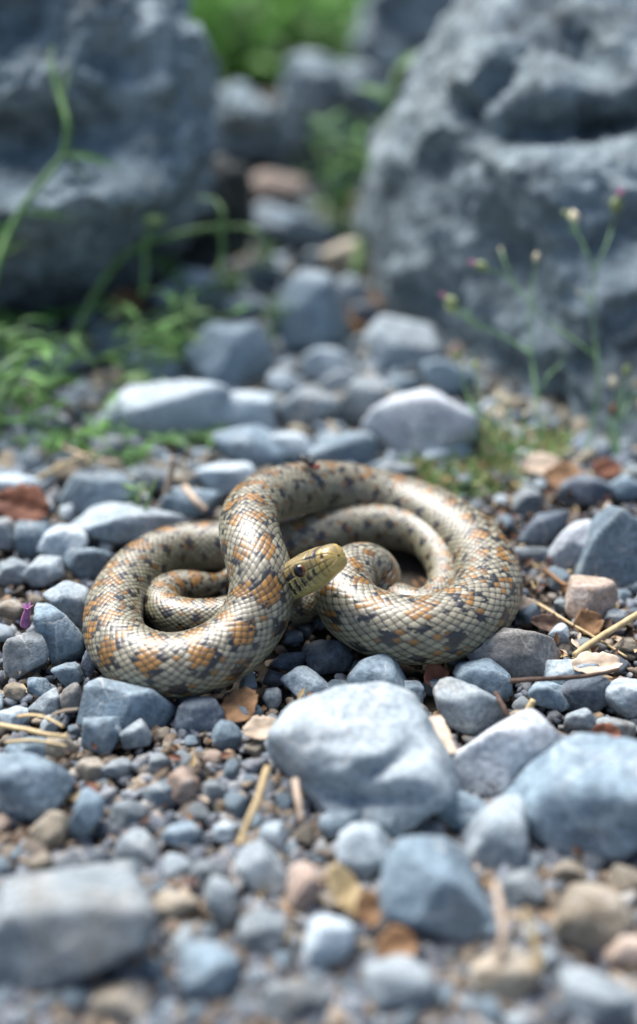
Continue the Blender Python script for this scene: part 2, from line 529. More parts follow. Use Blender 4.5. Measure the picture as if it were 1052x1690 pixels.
stone([(43, 1168), (93, 1136), (99, 1162), (86, 1180), (52, 1180)], 'grey', 'thin tilted wedge of grey stone left of the flat-topped stone', p=32, amp=0.02)
stone(E(24, 1142, 38, 30), 'tan', 'brownish pebble at the left edge above the dry grass', p=14)
stone(E(62, 1132, 42, 30), 'blue', 'flat grey chip above the thin tilted wedge', p=28)
stone([(100, 1150), (122, 1120), (134, 1128), (136, 1168), (122, 1188), (104, 1180)], 'speckled', 'brown and grey stone filling the gap left of the flat-topped stone', p=22)
stone(E(28, 1182, 50, 34), 'pale', 'whitish chip at the left edge beside the dry grass', p=24)
stone(E(45, 1238, 84, 46), 'blue', 'blurred blue-grey stone at the left edge under the dry grass', p=14)
stone(E(98, 1232, 48, 40), 'tan', 'tan lump of stone at the tip of the dry grass', p=12)
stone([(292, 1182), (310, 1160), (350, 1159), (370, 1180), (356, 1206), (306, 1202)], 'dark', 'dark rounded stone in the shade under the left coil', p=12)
stone(E(378, 1215, 46, 40), 'blue', 'small blue stone left of the tan dry leaf', p=14)
stone([(466, 1122), (500, 1098), (536, 1124), (553, 1141), (540, 1157), (495, 1146)], 'pale', 'pale blue tilted stone with a pitted face between the coils', p=24, amp=0.035)
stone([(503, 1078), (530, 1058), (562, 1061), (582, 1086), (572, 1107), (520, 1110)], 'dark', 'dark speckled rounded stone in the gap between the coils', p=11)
stone([(583, 1118), (600, 1096), (632, 1086), (668, 1104), (684, 1130), (662, 1152), (620, 1162), (588, 1146)], 'blue', 'smooth rounded blue stone under the right coil', p=12, amp=0.03)
stone(E(566, 1137, 46, 24, 15), 'blue', 'flat little stone between the pitted stone and the rounded blue stone', p=16)
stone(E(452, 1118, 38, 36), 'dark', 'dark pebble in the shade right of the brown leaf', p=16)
stone(E(450, 1152, 34, 34), 'grey', 'round grey pebble above the tan dry leaf', p=11)
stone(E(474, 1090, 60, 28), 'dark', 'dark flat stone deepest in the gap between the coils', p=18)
stone(E(678, 1148, 54, 42), 'blue', 'blue pebble behind the tip of the broad pale stone', p=16)
stone(E(682, 1180, 66, 54, 20), 'speckled', 'brown-stained stone at the right shoulder of the broad pale stone', p=18)
stone(E(704, 1212, 44, 42), 'grey', 'grey pebble left of the pale wood splinter', p=16)
stone([(778, 1076), (800, 1046), (850, 1029), (902, 1040), (927, 1076), (910, 1106), (870, 1118), (810, 1112)], 'speckled', 'smooth rounded brown-grey stone leaning against the right coil', p=10, amp=0.03)
stone([(752, 1112), (764, 1098), (790, 1102), (806, 1090), (840, 1115), (843, 1146), (800, 1157), (760, 1142)], 'blue', 'notched blue stone just below the rounded brown-grey stone', p=30, amp=0.02)
stone([(729, 1148), (744, 1124), (782, 1146), (822, 1160), (837, 1190), (790, 1207), (745, 1192)], 'grey', 'two-peaked grey stone with pale patches below the notched blue stone', p=16, amp=0.07)
stone([(877, 1142), (894, 1124), (925, 1134), (947, 1160), (915, 1172), (885, 1162)], 'blue', 'small smooth blue pebble below the dark twig', p=11)
stone([(729, 1246), (760, 1220), (830, 1196), (880, 1171), (912, 1200), (906, 1246), (870, 1286), (800, 1306), (755, 1292)], 'white', 'bright white smooth stone right of the broad pale stone', p=10, amp=0.05)
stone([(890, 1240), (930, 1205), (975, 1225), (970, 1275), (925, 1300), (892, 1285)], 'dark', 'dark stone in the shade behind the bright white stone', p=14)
stone(E(1036, 1152, 76, 76), 'pale', 'pale rounded stone at the right edge beside the bleached leaf', p=11)
stone(E(938, 1112, 92, 50), 'pale', 'pale grey flat stone between the rounded brown-grey stone and the bleached leaf', p=18)
stone(E(972, 1148, 100, 54), 'dark', 'dark flat stone under the right end of the twig', p=18)
stone(E(960, 1192, 60, 46), 'grey', 'grey pebble above the big blurred stone on the right', p=14)
stone(E(1020, 1210, 62, 44), 'grey', 'grey-brown pebble on the right edge above the big blurred stone', p=14)
stone(E(860, 1195, 40, 46), 'tan', 'small tan pebble behind the crest of the bright white stone', p=14)
stone([(634, 1292), (660, 1250), (706, 1246), (742, 1282), (730, 1316), (682, 1342), (642, 1328)], 'blue', 'blue stone overlapping the right foot of the broad pale stone', p=11)
stone([(858, 1335), (915, 1252), (985, 1220), (1060, 1236), (1085, 1330), (1000, 1392), (915, 1412)], 'blue', 'big blurred blue-grey stone at the right edge in the foreground', p=9, amp=0.06, flat_top=0.7)
stone([(768, 1372), (808, 1330), (852, 1340), (868, 1390), (842, 1424), (790, 1424)], 'pale', 'pale rounded stone touching the left side of the big blurred stone', p=9)
stone([(716, 1342), (760, 1309), (802, 1328), (797, 1366), (745, 1378)], 'blue', 'small blue stone between the white stone and the pale rounded one', p=11)
stone([(633, 1432), (660, 1384), (760, 1379), (787, 1420), (806, 1512), (762, 1553), (680, 1553), (640, 1502)], 'blue', 'large blurred grey-blue block in the centre foreground', p=14, amp=0.04)
stone(E(592, 1408, 74, 84), 'pale', 'pale egg-shaped stone left of the large foreground block', p=10)
stone(E(566, 1358, 76, 52), 'blue', 'rounded stone at the foot of the broad pale stone', p=11)
stone(E(640, 1365, 60, 46), 'blue', 'blue pebble on top of the large foreground block', p=11)
stone([(-70, 1475), (60, 1462), (225, 1462), (252, 1500), (205, 1565), (110, 1606), (-70, 1625)], 'grey', 'flat-topped slab with a pale edge in the lower left corner', depth=0.9, p=26, amp=0.03, flat_top=0.85)
stone(E(145, 1427, 94, 62), 'dark', 'dark blue oval stone above the corner slab', p=10)
stone([(388, 1424), (428, 1398), (472, 1440), (467, 1482), (430, 1478)], 'grey', 'grey sloping stone left of the tan-orange stone', p=16)
stone(E(368, 1490, 62, 112), 'grey', 'tall grey blurred stone between the tan block and the sloping stone', p=14)
stone(E(288, 1500, 84, 52), 'tan', 'tan block right of the corner slab', p=20)
stone(E(90, 1372, 56, 64), 'tan', 'brown and grey stone above the dark blue oval stone', p=12)
stone(E(142, 1348, 46, 100, 18), 'blue', 'long narrow blue stone left of the pinkish pebble', p=14)
stone([(-20, 1262), (38, 1240), (90, 1258), (112, 1302), (64, 1344), (-20, 1352)], 'blue', 'large blurred blue stone at the left edge below the dry grass', p=10, amp=0.06)
stone(E(264, 1312, 58, 52), 'blue', 'blue stone left of the pinkish pebble', p=14)
stone(E(302, 1297, 44, 62, -20), 'pink', 'pinkish pebble in the fine gravel left of the straw stem', p=11)
stone(E(370, 1374, 44, 38), 'pale', 'whitish pebble at the lower end of the straw stem', p=12)
stone(E(305, 1374, 64, 46), 'blue', 'pointed blue stone below the pinkish pebble', p=18)
stone(E(446, 1382, 52, 48), 'pale', 'pale pebble right of the lower end of the straw stem', p=12)
stone(E(500, 1462, 58, 84), 'pink', 'tan-orange upright stone in the centre foreground', p=11)
stone(E(548, 1545, 88, 100), 'pale', 'pale blurred stone near the lower edge left of the foreground block', p=10)
stone([(905, 1530), (940, 1485), (1000, 1470), (1040, 1500), (1020, 1560), (950, 1575)], 'tan', 'tan blurred rock in the lower right corner', p=14, amp=0.1)
stone(E(1035, 1455, 70, 56), 'tan', 'tan blurred stone at the right edge above the corner rock', p=12)
stone(E(945, 1445, 70, 46), 'tan', 'brownish blurred stone under the big blurred stone', p=12)
stone(E(1040, 1575, 80, 60), 'pink', 'pinkish blurred stone right of the corner rock', p=12)
stone(E(230, 1400, 70, 56), 'grey', 'grey stone right of the dark blue oval stone', p=12)
stone(E(215, 1345, 60, 50), 'grey', 'grey stone between the long narrow stone and the blue stone', p=13)
stone(E(350, 1310, 50, 42), 'grey', 'small grey stone right of the pinkish pebble', p=13)
stone(E(340, 1440, 66, 52), 'grey', 'grey stone above the tall blurred stone', p=12)
stone(E(430, 1545, 84, 70), 'grey', 'grey stone near the lower edge below the sloping stone', p=11)
stone(E(195, 1270, 48, 42), 'grey', 'grey pebble below the pale square-cut stone', p=16)
stone(E(265, 1262, 44, 40), 'grey', 'little grey stone in the fine gravel below the left coil', p=16)
stone(E(150, 1272, 52, 46), 'tan', 'tan-stained stone below the stone leaning on the flat-topped one', p=14)
stone(E(860, 1470, 70, 60), 'grey', 'blurred grey stone between the foreground block and the corner rock', p=10)
stone(E(350, 1610, 110, 80), 'blue', 'blue-grey stone on the lower edge left of centre', p=11)
stone(E(660, 1625, 130, 90), 'grey', 'grey stone on the lower edge below the foreground block', p=11)
stone(E(830, 1610, 110, 80), 'tan', 'brownish stone on the lower edge right of centre', p=11)
stone(E(480, 1655, 120, 70), 'grey', 'grey stone on the lower edge at the centre', p=11)
stone(E(200, 1650, 110, 70), 'tan', 'tan stone on the lower edge beside the corner slab', p=11)
stone(E(990, 1650, 130, 80), 'grey', 'grey stone on the lower edge in the right corner', p=11)
# --- right of the snake
stone([(958, 948), (984, 880), (1012, 845), (1046, 868), (1080, 900), (1080, 952), (1015, 966), (974, 958)], 'blue', 'tall faceted blue stone at the right edge', p=40, amp=0.025, flat_top=1.0)
stone([(854, 894), (886, 850), (942, 839), (936, 866), (900, 897)], 'dark', 'dark blue slab tilted behind the right coil', p=34, amp=0.02, flat_top=1.0)
stone([(898, 922), (938, 872), (976, 860), (988, 890), (952, 932), (914, 938)], 'white', 'white rough stone left of the faceted blue stone', p=14)
stone([(848, 906), (880, 899), (908, 914), (902, 932), (870, 927)], 'grey', 'thin grey stone between the tilted slab and the right coil', p=18)
stone([(930, 968), (962, 958), (1004, 964), (1008, 990), (982, 1022), (944, 1012)], 'pink', 'pale pinkish stone with a worn flat face below the faceted stone', p=16)
stone(E(926, 1050, 34, 36), 'pale', 'small whitish stone right of the rounded brown-grey stone', p=20)
stone(E(926, 1000, 30, 22), 'grey', 'tiny grey pebble left of the pale pinkish stone', p=12)
stone(E(1034, 1066, 44, 34), 'tan', 'tan pebble at the right edge under the thick straw', p=13)
stone(E(1032, 806, 64, 46), 'blue', 'blue stone at the right edge behind the faceted stone', p=18)
stone(E(962, 812, 86, 46), 'dark', 'dark stone under the dry litter behind the white rough stone', p=18)
stone(E(872, 828, 64, 40), 'grey', 'grey stone at the foot of the moss cushion', p=16)
stone(E(1015, 1020, 44, 28), 'grey', 'grey chip at the right edge above the thick straw', p=18)
# --- left of and behind the snake
stone([(98, 832), (120, 792), (190, 780), (232, 800), (222, 842), (132, 852)], 'blue', 'blurred blue-grey stone behind the left coil', p=14)
stone([(120, 880), (150, 848), (240, 842), (300, 852), (285, 880), (190, 894)], 'pale', 'long pale flat stone right behind the left coil', p=16)
stone(E(105, 892, 96, 56), 'pale', 'pale rounded stone left of the coil behind the wedge', p=11)
stone(E(30, 806, 84, 52), 'pale', 'pale stone at the left edge above the russet leaf', p=12)
stone(E(50, 888, 66, 52), 'blue', 'blue stone below the russet leaf', p=14)
stone(E(10, 880, 48, 50), 'grey', 'grey stone at the left edge below the russet leaf', p=14)
stone(E(72, 940, 76, 46), 'pale', 'pale flat stone left of the wedge-shaped stone', p=16)
stone(E(20, 945, 62, 44), 'grey', 'grey stone at the left edge above the violet petal', p=14)
stone(E(150, 930, 70, 48), 'blue', 'blue-grey stone touching the upper left of the coil', p=14)
stone(E(20, 1005, 46, 34), 'tan', 'tan stone beside the violet petal', p=14)
stone(E(312, 828, 110, 56), 'blue', 'blue-grey stone behind the middle of the snake', p=12)
stone(E(262, 790, 80, 44), 'grey', 'grey stone among the stalks behind the left coil', p=13)
stone(E(372, 790, 96, 58), 'pale', 'pale stone behind the raised bend of the snake', p=12)
stone(E(410, 742, 118, 60), 'blue', 'blue stone behind the top of the snake on its left', p=12)
stone(E(482, 738, 74, 54), 'pale', 'pale stone straight behind the fly', p=12)
stone(E(566, 742, 130, 66), 'blue', 'long blue stone behind the top arch of the snake', p=12)
stone([(585, 722), (640, 670), (740, 640), (782, 680), (776, 730), (700, 762), (620, 752)], 'white', 'large whitish stone behind the right half of the snake', p=12, amp=0.05)
stone(E(742, 752, 100, 50), 'pale', 'blue stone in front of the large whitish stone', p=13)
stone([(140, 692), (200, 646), (290, 640), (352, 655), (342, 700), (270, 726), (180, 722)], 'pale', 'wide white stone behind the leafy plant', p=12)
stone([(350, 682), (400, 650), (452, 654), (467, 700), (430, 717), (370, 707)], 'pale', 'pale block right of the wide white stone', p=15)
stone([(310, 592), (350, 542), (420, 540), (452, 590), (430, 632), (350, 642)], 'blue', 'domed blue stone behind the leafy plants', p=10)
stone([(452, 545), (470, 490), (500, 460), (545, 470), (562, 522), (530, 582), (480, 588)], 'blue', 'tall rounded blue stone in the middle distance', p=10)
stone([(593, 572), (640, 530), (700, 540), (722, 580), (680, 612), (620, 606)], 'pale', 'pale blue slab stone left of the right boulder', p=14)
stone(E(600, 520, 66, 62), 'dark', 'dark blue round stone right of the tall rounded stone', p=10)
stone(E(536, 602, 76, 64), 'pale', 'round blue stone in front of the tall rounded stone', p=10)
stone(E(466, 632, 54, 48), 'pale', 'small round stone right of the domed blue stone', p=10)
stone(E(512, 672, 96, 70), 'grey', 'greenish-grey stone below the round blue stone', p=11)
stone(E(598, 662, 84, 74), 'grey', 'grey rounded stone left of the large whitish stone', p=10)
stone(E(562, 636, 60, 44), 'pale', 'whitish stone between the round blue and grey rounded stones', p=12)
stone(E(742, 622, 90, 80), 'blue', 'blue stone against the foot of the right boulder', p=11)
stone(E(668, 636, 64, 40), 'blue', 'blue pebble under the pale blue slab stone', p=11)
stone([(250, 478), (285, 452), (380, 464), (398, 492), (360, 518), (265, 504)], 'pale', 'pale flat stone at the mouth of the dark hollow', p=13)
stone(E(408, 512, 84, 48), 'pale', 'pale stone right of the flat stone at the hollow', p=12)
stone([(402, 372), (430, 335), (500, 344), (552, 366), (546, 402), (480, 418), (425, 414)], 'blue', 'long smooth blue stone far back below the cleft', p=9)
stone(E(572, 424, 84, 66), 'tan', 'stone with a tan top far back left of the right boulder', p=10)
stone(E(582, 482, 50, 52), 'pale', 'small pale stone beside the orange litter far back', p=11)
stone(E(440, 452, 90, 50), 'blue', 'blue stone below the long smooth stone far back', p=11)
stone(E(520, 436, 60, 44), 'blue', 'small blue stone left of the tan-topped one far back', p=11)
stone(E(195, 566, 80, 66), 'blue', 'blue stone below the left boulder among leaves', p=11)
stone(E(250, 560, 76, 54), 'dark', 'dark stone at the foot of the arching stem', p=11)
stone(E(100, 600, 90, 60), 'blue', 'blue stone half hidden by the leafy plant on the left', p=11)
stone(E(80, 700, 90, 60), 'dark', 'dark stone behind the leafy plant on the left', p=11)
stone(E(250, 610, 110, 60), 'blue', 'blue stone behind the wide white stone', p=11)
stone(E(672, 512, 70, 46), 'tan', 'brown stone under the orange litter at the right boulder', p=11)
stone([(416, 330), (424, 292), (460, 278), (498, 292), (505, 328), (460, 342)], 'pink', 'tan rounded stone in the cleft between the back boulders', p=10)
stone(E(330, 700, 70, 44), 'blue', 'blue stone wedged between the wide white stone and the pale block', p=12)
stone(E(660, 780, 70, 40), 'grey', 'grey stone between the arch of the snake and the moss', p=12)
stone(E(190, 745, 90, 46), 'grey', 'grey stone in front of the wide white stone', p=12)

# --- boulders
def boulder(pts, label, depth, dents, p=8.0, amp=0.06, lift=0.0, level=6, seed=0, fine=0.9, crag=0.02, back=0.3, lean=0.0, mat='boulder', base_y=None):
    rng = np.random.RandomState(seed)
    V, f, c, T = stone_shape(pts, depth, p, lift, level, amp, rng, back, fine, 6, None, base_y)
    V = apply_dents(V, c, dents)
    V[:, 1] += lean * np.maximum(V[:, 2] + c[2], 0)
    W = V + c
    d = V / (np.linalg.norm(V, axis=1)[:, None] + 1e-9)
    off = rng.uniform(-20, 20, 3)
    lump = fbm(W * 22 + off, 5, 0.55)
    pit = fbm(W * 55 + off[::-1], 4, 0.6, ridged=True)
    V = V + d * (crag * lump + crag * 0.35 * pit)[:, None]
    o = obj('boulder', mesh_np('boulder', V, f), M[mat], None, c)
    tag(o, label, 'boulder', 'boulders behind the gravel')
    return o

boulder([(-330, 20), (-250, -200), (40, -260), (270, -80), (345, 90), (375, 220), (380, 330), (335, 420), (250, 490), (120, 550), (-60, 590), (-330, 560)], 'large weathered grey boulder on the left with an undercut base', 0.75,
        [(70, 225, 210, 40, -8, 0.040), (290, 440, 100, 70, -30, 0.080), (30, 30, 90, 60, 20, 0.035), (120, 560, 260, 70, -8, 0.07), (330, 250, 40, 120, 8, 0.02), (80, 340, 150, 50, -10, -0.05), (200, 110, 60, 40, 30, 0.02), (140, 60, 50, 60, 10, -0.02)], p=9, seed=3, crag=0.030, back=0.28, level=7)
boulder([(606, 420), (600, 320), (636, 235), (680, 130), (755, 20), (900, -260), (1300, -300), (1560, 100), (1560, 1000), (1052, 985), (820, 950), (745, 760), (665, 560)], 'huge rugged blue-grey boulder filling the right side behind the flower stems', 0.75,
        [(1020, 250, 170, 28, -8, 0.060), (850, 205, 90, 30, -35, 0.030), (1030, 140, 60, 40, 0, 0.03), (740, 330, 110, 30, -30, 0.010), (740, 190, 60, 40, 20, 0.010), (930, 350, 220, 50, -8, -0.012)], p=10, seed=8, crag=0.019, back=0.30, level=7, lean=0.62, base_y=745)
boulder([(150, 470), (170, 330), (260, 260), (350, 250), (410, 300), (425, 390), (380, 450), (260, 490)], 'added rock coloured as dark shade at the back of the hollow under the left boulder', 0.6, [(320, 400, 90, 60, 0, 0.06)], p=9, seed=22, crag=0.015, level=5, mat='hollow')  # rock added to fill the recess; its shade is put into the colour
boulder([(342, 300), (336, 180), (362, 142), (420, 128), (466, 160), (476, 275), (430, 310)], 'small grey boulder with a ledge at the left of the cleft', 0.8, [(410, 225, 70, 14, 0, 0.03), (430, 272, 70, 22, 0, 0.06), (410, 185, 40, 16, 0, -0.02)], p=10, seed=12, crag=0.018, level=6)
boulder([(446, 300), (450, 160), (500, 104), (560, 94), (620, 110), (672, 160), (668, 290), (600, 320), (500, 320)], 'rounded grey boulder closing the cleft at the back', 0.8, [(590, 210, 50, 40, 30, 0.05), (540, 275, 90, 24, 0, 0.06)], p=10, seed=15, crag=0.02, level=6)
boulder([(578, 130), (588, 20), (620, -60), (740, -90), (800, 20), (760, 150), (680, 180)], 'dark grey boulder leaning on the top of the right boulder', 0.8, [(640, 30, 40, 30, 30, 0.03)], p=10, seed=18, crag=0.02, level=6)
# ------------------------------------------------------------------ the snake
rs = np.random.RandomState(21)

def snake_material():
    m, nt, b = new_mat('snake_skin')
    L = nt.links
    at_ = nd(nt, 'ShaderNodeAttribute', attribute_name='col')
    tc = nd(nt, 'ShaderNodeTexCoord')
    n1 = nd(nt, 'ShaderNodeTexNoise', Scale=900.0, Detail=4.0, Roughness=0.6)
    L.new(tc.outputs['Object'], n1.inputs['Vector'])
    v = ramp(nt, n1.outputs[0], [(0.3, (0.82, 0.82, 0.82)), (0.7, (1.14, 1.14, 1.14))])
    L.new(mixc(nt, 1.0, at_.outputs['Color'], v, 'MULTIPLY'), b.inputs['Base Color'])
    rr = nd(nt, 'ShaderNodeMapRange'); L.new(n1.outputs[0], rr.inputs[0]); rr.inputs[3].default_value = 0.33; rr.inputs[4].default_value = 0.58
    L.new(rr.outputs[0], b.inputs['Roughness'])
    b.inputs['Specular IOR Level'].default_value = 0.6
    b.inputs['Coat Weight'].default_value = 0.42
    b.inputs['Coat Roughness'].default_value = 0.28
    bp = nd(nt, 'ShaderNodeBump', Strength=0.12, Distance=0.0003)
    L.new(n1.outputs[0], bp.inputs['Height']); L.new(bp.outputs[0], b.inputs['Normal'])
    return m

HEAD_L = 0.0295
head_dir = np.array([0.55, -0.50, 0.67]); head_dir /= np.linalg.norm(head_dir)
head_rear = at(491, 954, 0.034)
snout = head_rear + head_dir * HEAD_L

# control points of the spine after the head: photo pixel, height of the spine, girth in photo pixels, roll of the back
CTRL = [
    (474, 985, 0.014, 52, 0), (480, 962, 0.008, 54, 0), (540, 950, 0.0085, 56, 0), (620, 975, 0.009, 58, 0), (695, 1004, 0.0095, 62, 0),
    (736, 972, 0.0105, 62, 15), (734, 926, 0.0112, 66, 18), (700, 884, 0.0115, 72, 20), (636, 868, 0.0115, 77, 22), (566, 873, 0.0115, 78, 22),
    (500, 894, 0.0113, 80, 20), (430, 905, 0.011, 82, 20), (355, 901, 0.0115, 84, 25), (285, 908, 0.012, 86, 30), (225, 944, 0.0125, 90, 32),
    (189, 1002, 0.013, 94, 34), (196, 1062, 0.0135, 99, 32), (250, 1095, 0.0145, 103, 28), (318, 1095, 0.0152, 106, 22), (387, 1062, 0.0190, 107, 14),
    (426, 1008, 0.0265, 105, 4), (432, 952, 0.0355, 101, -6), (416, 898, 0.041, 97, -10), (412, 856, 0.0405, 94, -14), (436, 825, 0.037, 93, -20),
    (495, 809, 0.030, 94, -24), (570, 810, 0.022, 95, -22), (648, 828, 0.0165, 96, -18), (722, 856, 0.0155, 99, -14), (783, 905, 0.0155, 104, -12),
    (806, 963, 0.016, 109, -8), (780, 1013, 0.0165, 113, -4), (705, 1041, 0.017, 116, 4), (626, 1030, 0.0175, 112, 4), (578, 1002, 0.0195, 104, 2),
    (567, 966, 0.0215, 95, 0), (586, 941, 0.0215, 88, -4), (614, 936, 0.019, 82, -6), (627, 960, 0.0135, 76, 0), (608, 985, 0.009, 70, 0),
    (550, 985, 0.0085, 66, 0), (480, 1003, 0.0085, 62, 5), (400, 1014, 0.0100, 68, 20), (330, 1022, 0.0100, 68, 26), (277, 1012, 0.0100, 66, 26),
    (267, 985, 0.0096, 62, 22), (295, 968, 0.009, 55, 14), (332, 966, 0.0080, 46, 6), (362, 962, 0.006, 28, 0), (380, 943, 0.008, 12, 0), (384, 933, 0.011, 5, 0),
]

def build_snake():
    P, RD, RO = [], [], []
    for t in np.linspace(0, 1.12, 8):
        P.append(snout - head_dir * HEAD_L * t); RD.append(0.0072); RO.append(0)
    P.append(snout - head_dir * HEAD_L * 1.45); RD.append(0.0071); RO.append(0)
    for (px, py, z, g, ro) in CTRL:
        p = at(px, py, z)
        P.append(p); RD.append(0.5 * g * depth_of(p) / F); RO.append(ro)
    P = np.array(P)
    X = np.hstack([P, np.array(RD)[:, None], np.array(RO)[:, None]])
    D = catmull(X, 60)
    C, rad, roll = D[:, :3], D[:, 3], D[:, 4]
    seg = np.linalg.norm(np.diff(C, axis=0), axis=1)
    keep = np.concatenate([[True], seg > 1e-9])
    C, rad, roll = C[keep], rad[keep], roll[keep]
    s = np.concatenate([[0], np.cumsum(np.linalg.norm(np.diff(C, axis=0), axis=1))])
    # even resampling and smoothing
    n0 = 4000
    ss = np.linspace(0, s[-1], n0)
    C = np.stack([np.interp(ss, s, C[:, k]) for k in range(3)], 1)
    rad = np.interp(ss, s, rad); roll = np.interp(ss, s, roll)
    ker = np.exp(-0.5 * (np.arange(-45, 46) / 16.0) ** 2); ker /= ker.sum()
    def sm(a):
        pad = np.concatenate([2 * a[0] - a[45:0:-1], a, 2 * a[-1] - a[-2:-47:-1]])
        return np.convolve(pad, ker, 'valid')
    C = np.stack([sm(C[:, k]) for k in range(3)], 1)
    rad = np.maximum(sm(rad), 0.0006); roll = sm(roll)
    ROWS, PHID = 41, R(142)
    a_row = 1.2 * 2 * PHID * np.maximum(rad, 0.0062) / ROWS          # across spacing of scale rows
    q = np.concatenate([[0], np.cumsum(np.diff(ss) / (0.5 * (a_row[1:] + a_row[:-1])))])
    PER = 4
    nq = int(q[-1] * PER)
    qi = np.linspace(0, q[-1], nq)
    S = np.interp(qi, q, ss)
    C = np.stack([np.interp(S, ss, C[:, k]) for k in range(3)], 1)
    rad = np.interp(S, ss, rad); roll = np.interp(S, ss, roll)
    T = np.gradient(C, axis=0); T /= np.linalg.norm(T, axis=1)[:, None]
    up = np.array([0, 0, 1.0])
    N = up - T * (T @ up)[:, None]
    nl = np.linalg.norm(N, axis=1)[:, None]
    N = N / np.maximum(nl, 1e-6)
    k2 = np.ones(61) / 61.0
    N = np.stack([np.convolve(np.pad(N[:, k], 30, mode='edge'), k2, 'valid') for k in range(3)], 1)
    N -= T * np.einsum('ij,ij->i', N, T)[:, None]
    N /= np.linalg.norm(N, axis=1)[:, None]
    B = np.cross(T, N)
    cr, sr = np.cos(np.radians(roll))[:, None], np.sin(np.radians(roll))[:, None]
    N, B = N * cr + B * sr, B * cr - N * sr
    # angles round the body: fine over the back and flanks, coarser on the belly
    nd_ = ROWS * PER
    pd = np.linspace(-PHID, PHID, nd_ + 1)
    pb = np.linspace(PHID, 2 * math.pi - PHID, 22)[1:-1]
    phi = np.concatenate([pd, pb])
    phi_s = np.where(phi > math.pi, phi - 2 * math.pi, phi)
    m = len(phi)
    PH = np.broadcast_to(phi_s[None, :], (nq, m))
    Q = np.broadcast_to(qi[:, None], (nq, m))
    p = PH / (2 * PHID / ROWS)
    # head profile
    tt = S / HEAD_L
    kt = [0, .012, .04, .09, .16, .30, .46, .62, .78, .92, 1.08, 1.3, 1.7]
    kw = [.0005, .0028, .0043, .0055, .0061, .0068, .0078, .0088, .0095, .0096, .0088, .0078, .0072]
    kh = [.0005, .0025, .0041, .0052, .0058, .0065, .0073, .0078, .0080, .0078, .0075, .0072, .0070]
    hmask = np.clip((1.7 - tt) / 0.5, 0, 1)
    hw = np.interp(tt, kt, kw) * hmask + rad * 1.04 * (1 - hmask)
    hh = np.interp(tt, kt, kh) * hmask + rad * 0.965 * (1 - hmask)
    hm = hmask[:, None]
    ex = 2 + 0.75 * np.clip((1.2 - tt) / 0.3, 0, 1)[:, None]
    cs, sn = np.cos(PH), np.sin(PH)
    rr = (np.abs(cs) ** ex + np.abs(sn) ** ex) ** (-1 / ex)
    belly = 1 - 0.07 * np.clip((-cs - 0.55) / 0.45, 0, 1) ** 1.5 * (1 - hm)
    X1 = rr * cs * hh[:, None] * belly
    Y1 = rr * sn * hw[:, None]
    # brow ridge over the eye and the tucked chin
    t2 = tt[:, None]
    brow = np.exp(-((t2 - 0.53) / 0.13) ** 2) * np.exp(-((np.abs(PH) - R(52)) / R(12)) ** 2)
    X1 = X1 + 0.0007 * brow; Y1 = Y1 + 0.0006 * brow * np.sign(PH)
    cheek = np.exp(-((t2 - 0.53) / 0.09) ** 2) * np.exp(-((np.abs(PH) - R(74)) / R(9)) ** 2)
    Y1 = Y1 - 0.0006 * cheek * np.sign(PH)
    # scales: staggered diamond lattice
    wn_ = np.stack([Q * 0.33, p * 0.33, 0 * p + 4.4], -1).reshape(-1, 3)
    wp_ = np.clip(np.minimum(np.abs(p), ROWS / 2 - np.abs(p)), 0, 1)
    pw = p + 0.28 * wp_ * noise3(wn_).reshape(p.shape); qw = Q + 0.34 * noise3(wn_ + 31.7).reshape(p.shape)
    sdiag, tdiag = (pw + qw) / 2, (pw - qw) / 2
    ci, cj = np.round(sdiag), np.round(tdiag)
    ds, dt = sdiag - ci, tdiag - cj
    e = 0.5 - (np.abs(ds) ** 4.5 + np.abs(dt) ** 4.5) ** (1 / 4.5)
    e = np.maximum(e, 0)
    dq = ds - dt
    dome = np.clip(e / 0.16, 0, 1); dome = dome * dome * (3 - 2 * dome)
    h_sc = dome * (0.75 + 0.5 * e) + 0.30 * dome * (-dq) * -1.0
    bodyness = np.clip((tt - 0.95) / 0.35, 0, 1)[:, None]
    dors = np.clip((PHID - np.abs(PH)) / R(6), 0, 1)
    vq = (Q / 2) % 1.0
    h_v = np.clip(vq / 0.9, 0, 1) * 0.8
    sc_amp = 0.115 * np.interp(S, ss, a_row)[:, None]
    disp = sc_amp * bodyness * (h_sc * dors + h_v * (1 - dors))
    # head plates: shallow sutures
    def groove(d, w):
        return np.exp(-(d / w) ** 2)
    ap = np.abs(PH)
    hd = (1 - bodyness)
    mouth_phi = R(108) + R(10) * np.clip(t2 - 0.1, 0, 1)
    mouth = groove(ap - mouth_phi, R(4)) * (t2 < 0.86)
    lab = np.zeros_like(disp)
    for k in range(8):
        tk = 0.10 + 0.105 * k
        lab = np.maximum(lab, groove(t2 - tk - 0.04 * (ap - R(95)), 0.011) * (ap > R(82)) * (ap < R(132)))
    ll = groove(ap - R(82), R(3)) * (t2 < 0.9)
    top = np.zeros_like(disp)
    for tk in (0.13, 0.27, 0.40, 0.64, 0.98):
        top = np.maximum(top, groove(t2 - tk, 0.012) * (ap < R(50)))
    top = np.maximum(top, groove(ap - R(50), R(3)) * (t2 < 1.0))
    top = np.maximum(top, groove(ap - R(16), R(2.4)) * (t2 > 0.40) * (t2 < 0.64))
    top = np.maximum(top, groove(ap, R(2)) * (((t2 > 0.13) & (t2 < 0.40)) | ((t2 > 0.64) & (t2 < 0.98))))
    side = np.zeros_like(disp)
    for tk in (0.12, 0.22, 0.31, 0.56, 0.70, 0.85):
        side = np.maximum(side, groove(t2 - tk, 0.012) * (ap > R(50)) * (ap < R(82)))
    nost = groove(t2 - 0.115, 0.022) * groove(ap - R(62), R(9))
    sut = np.maximum.reduce([lab, ll, top, side])
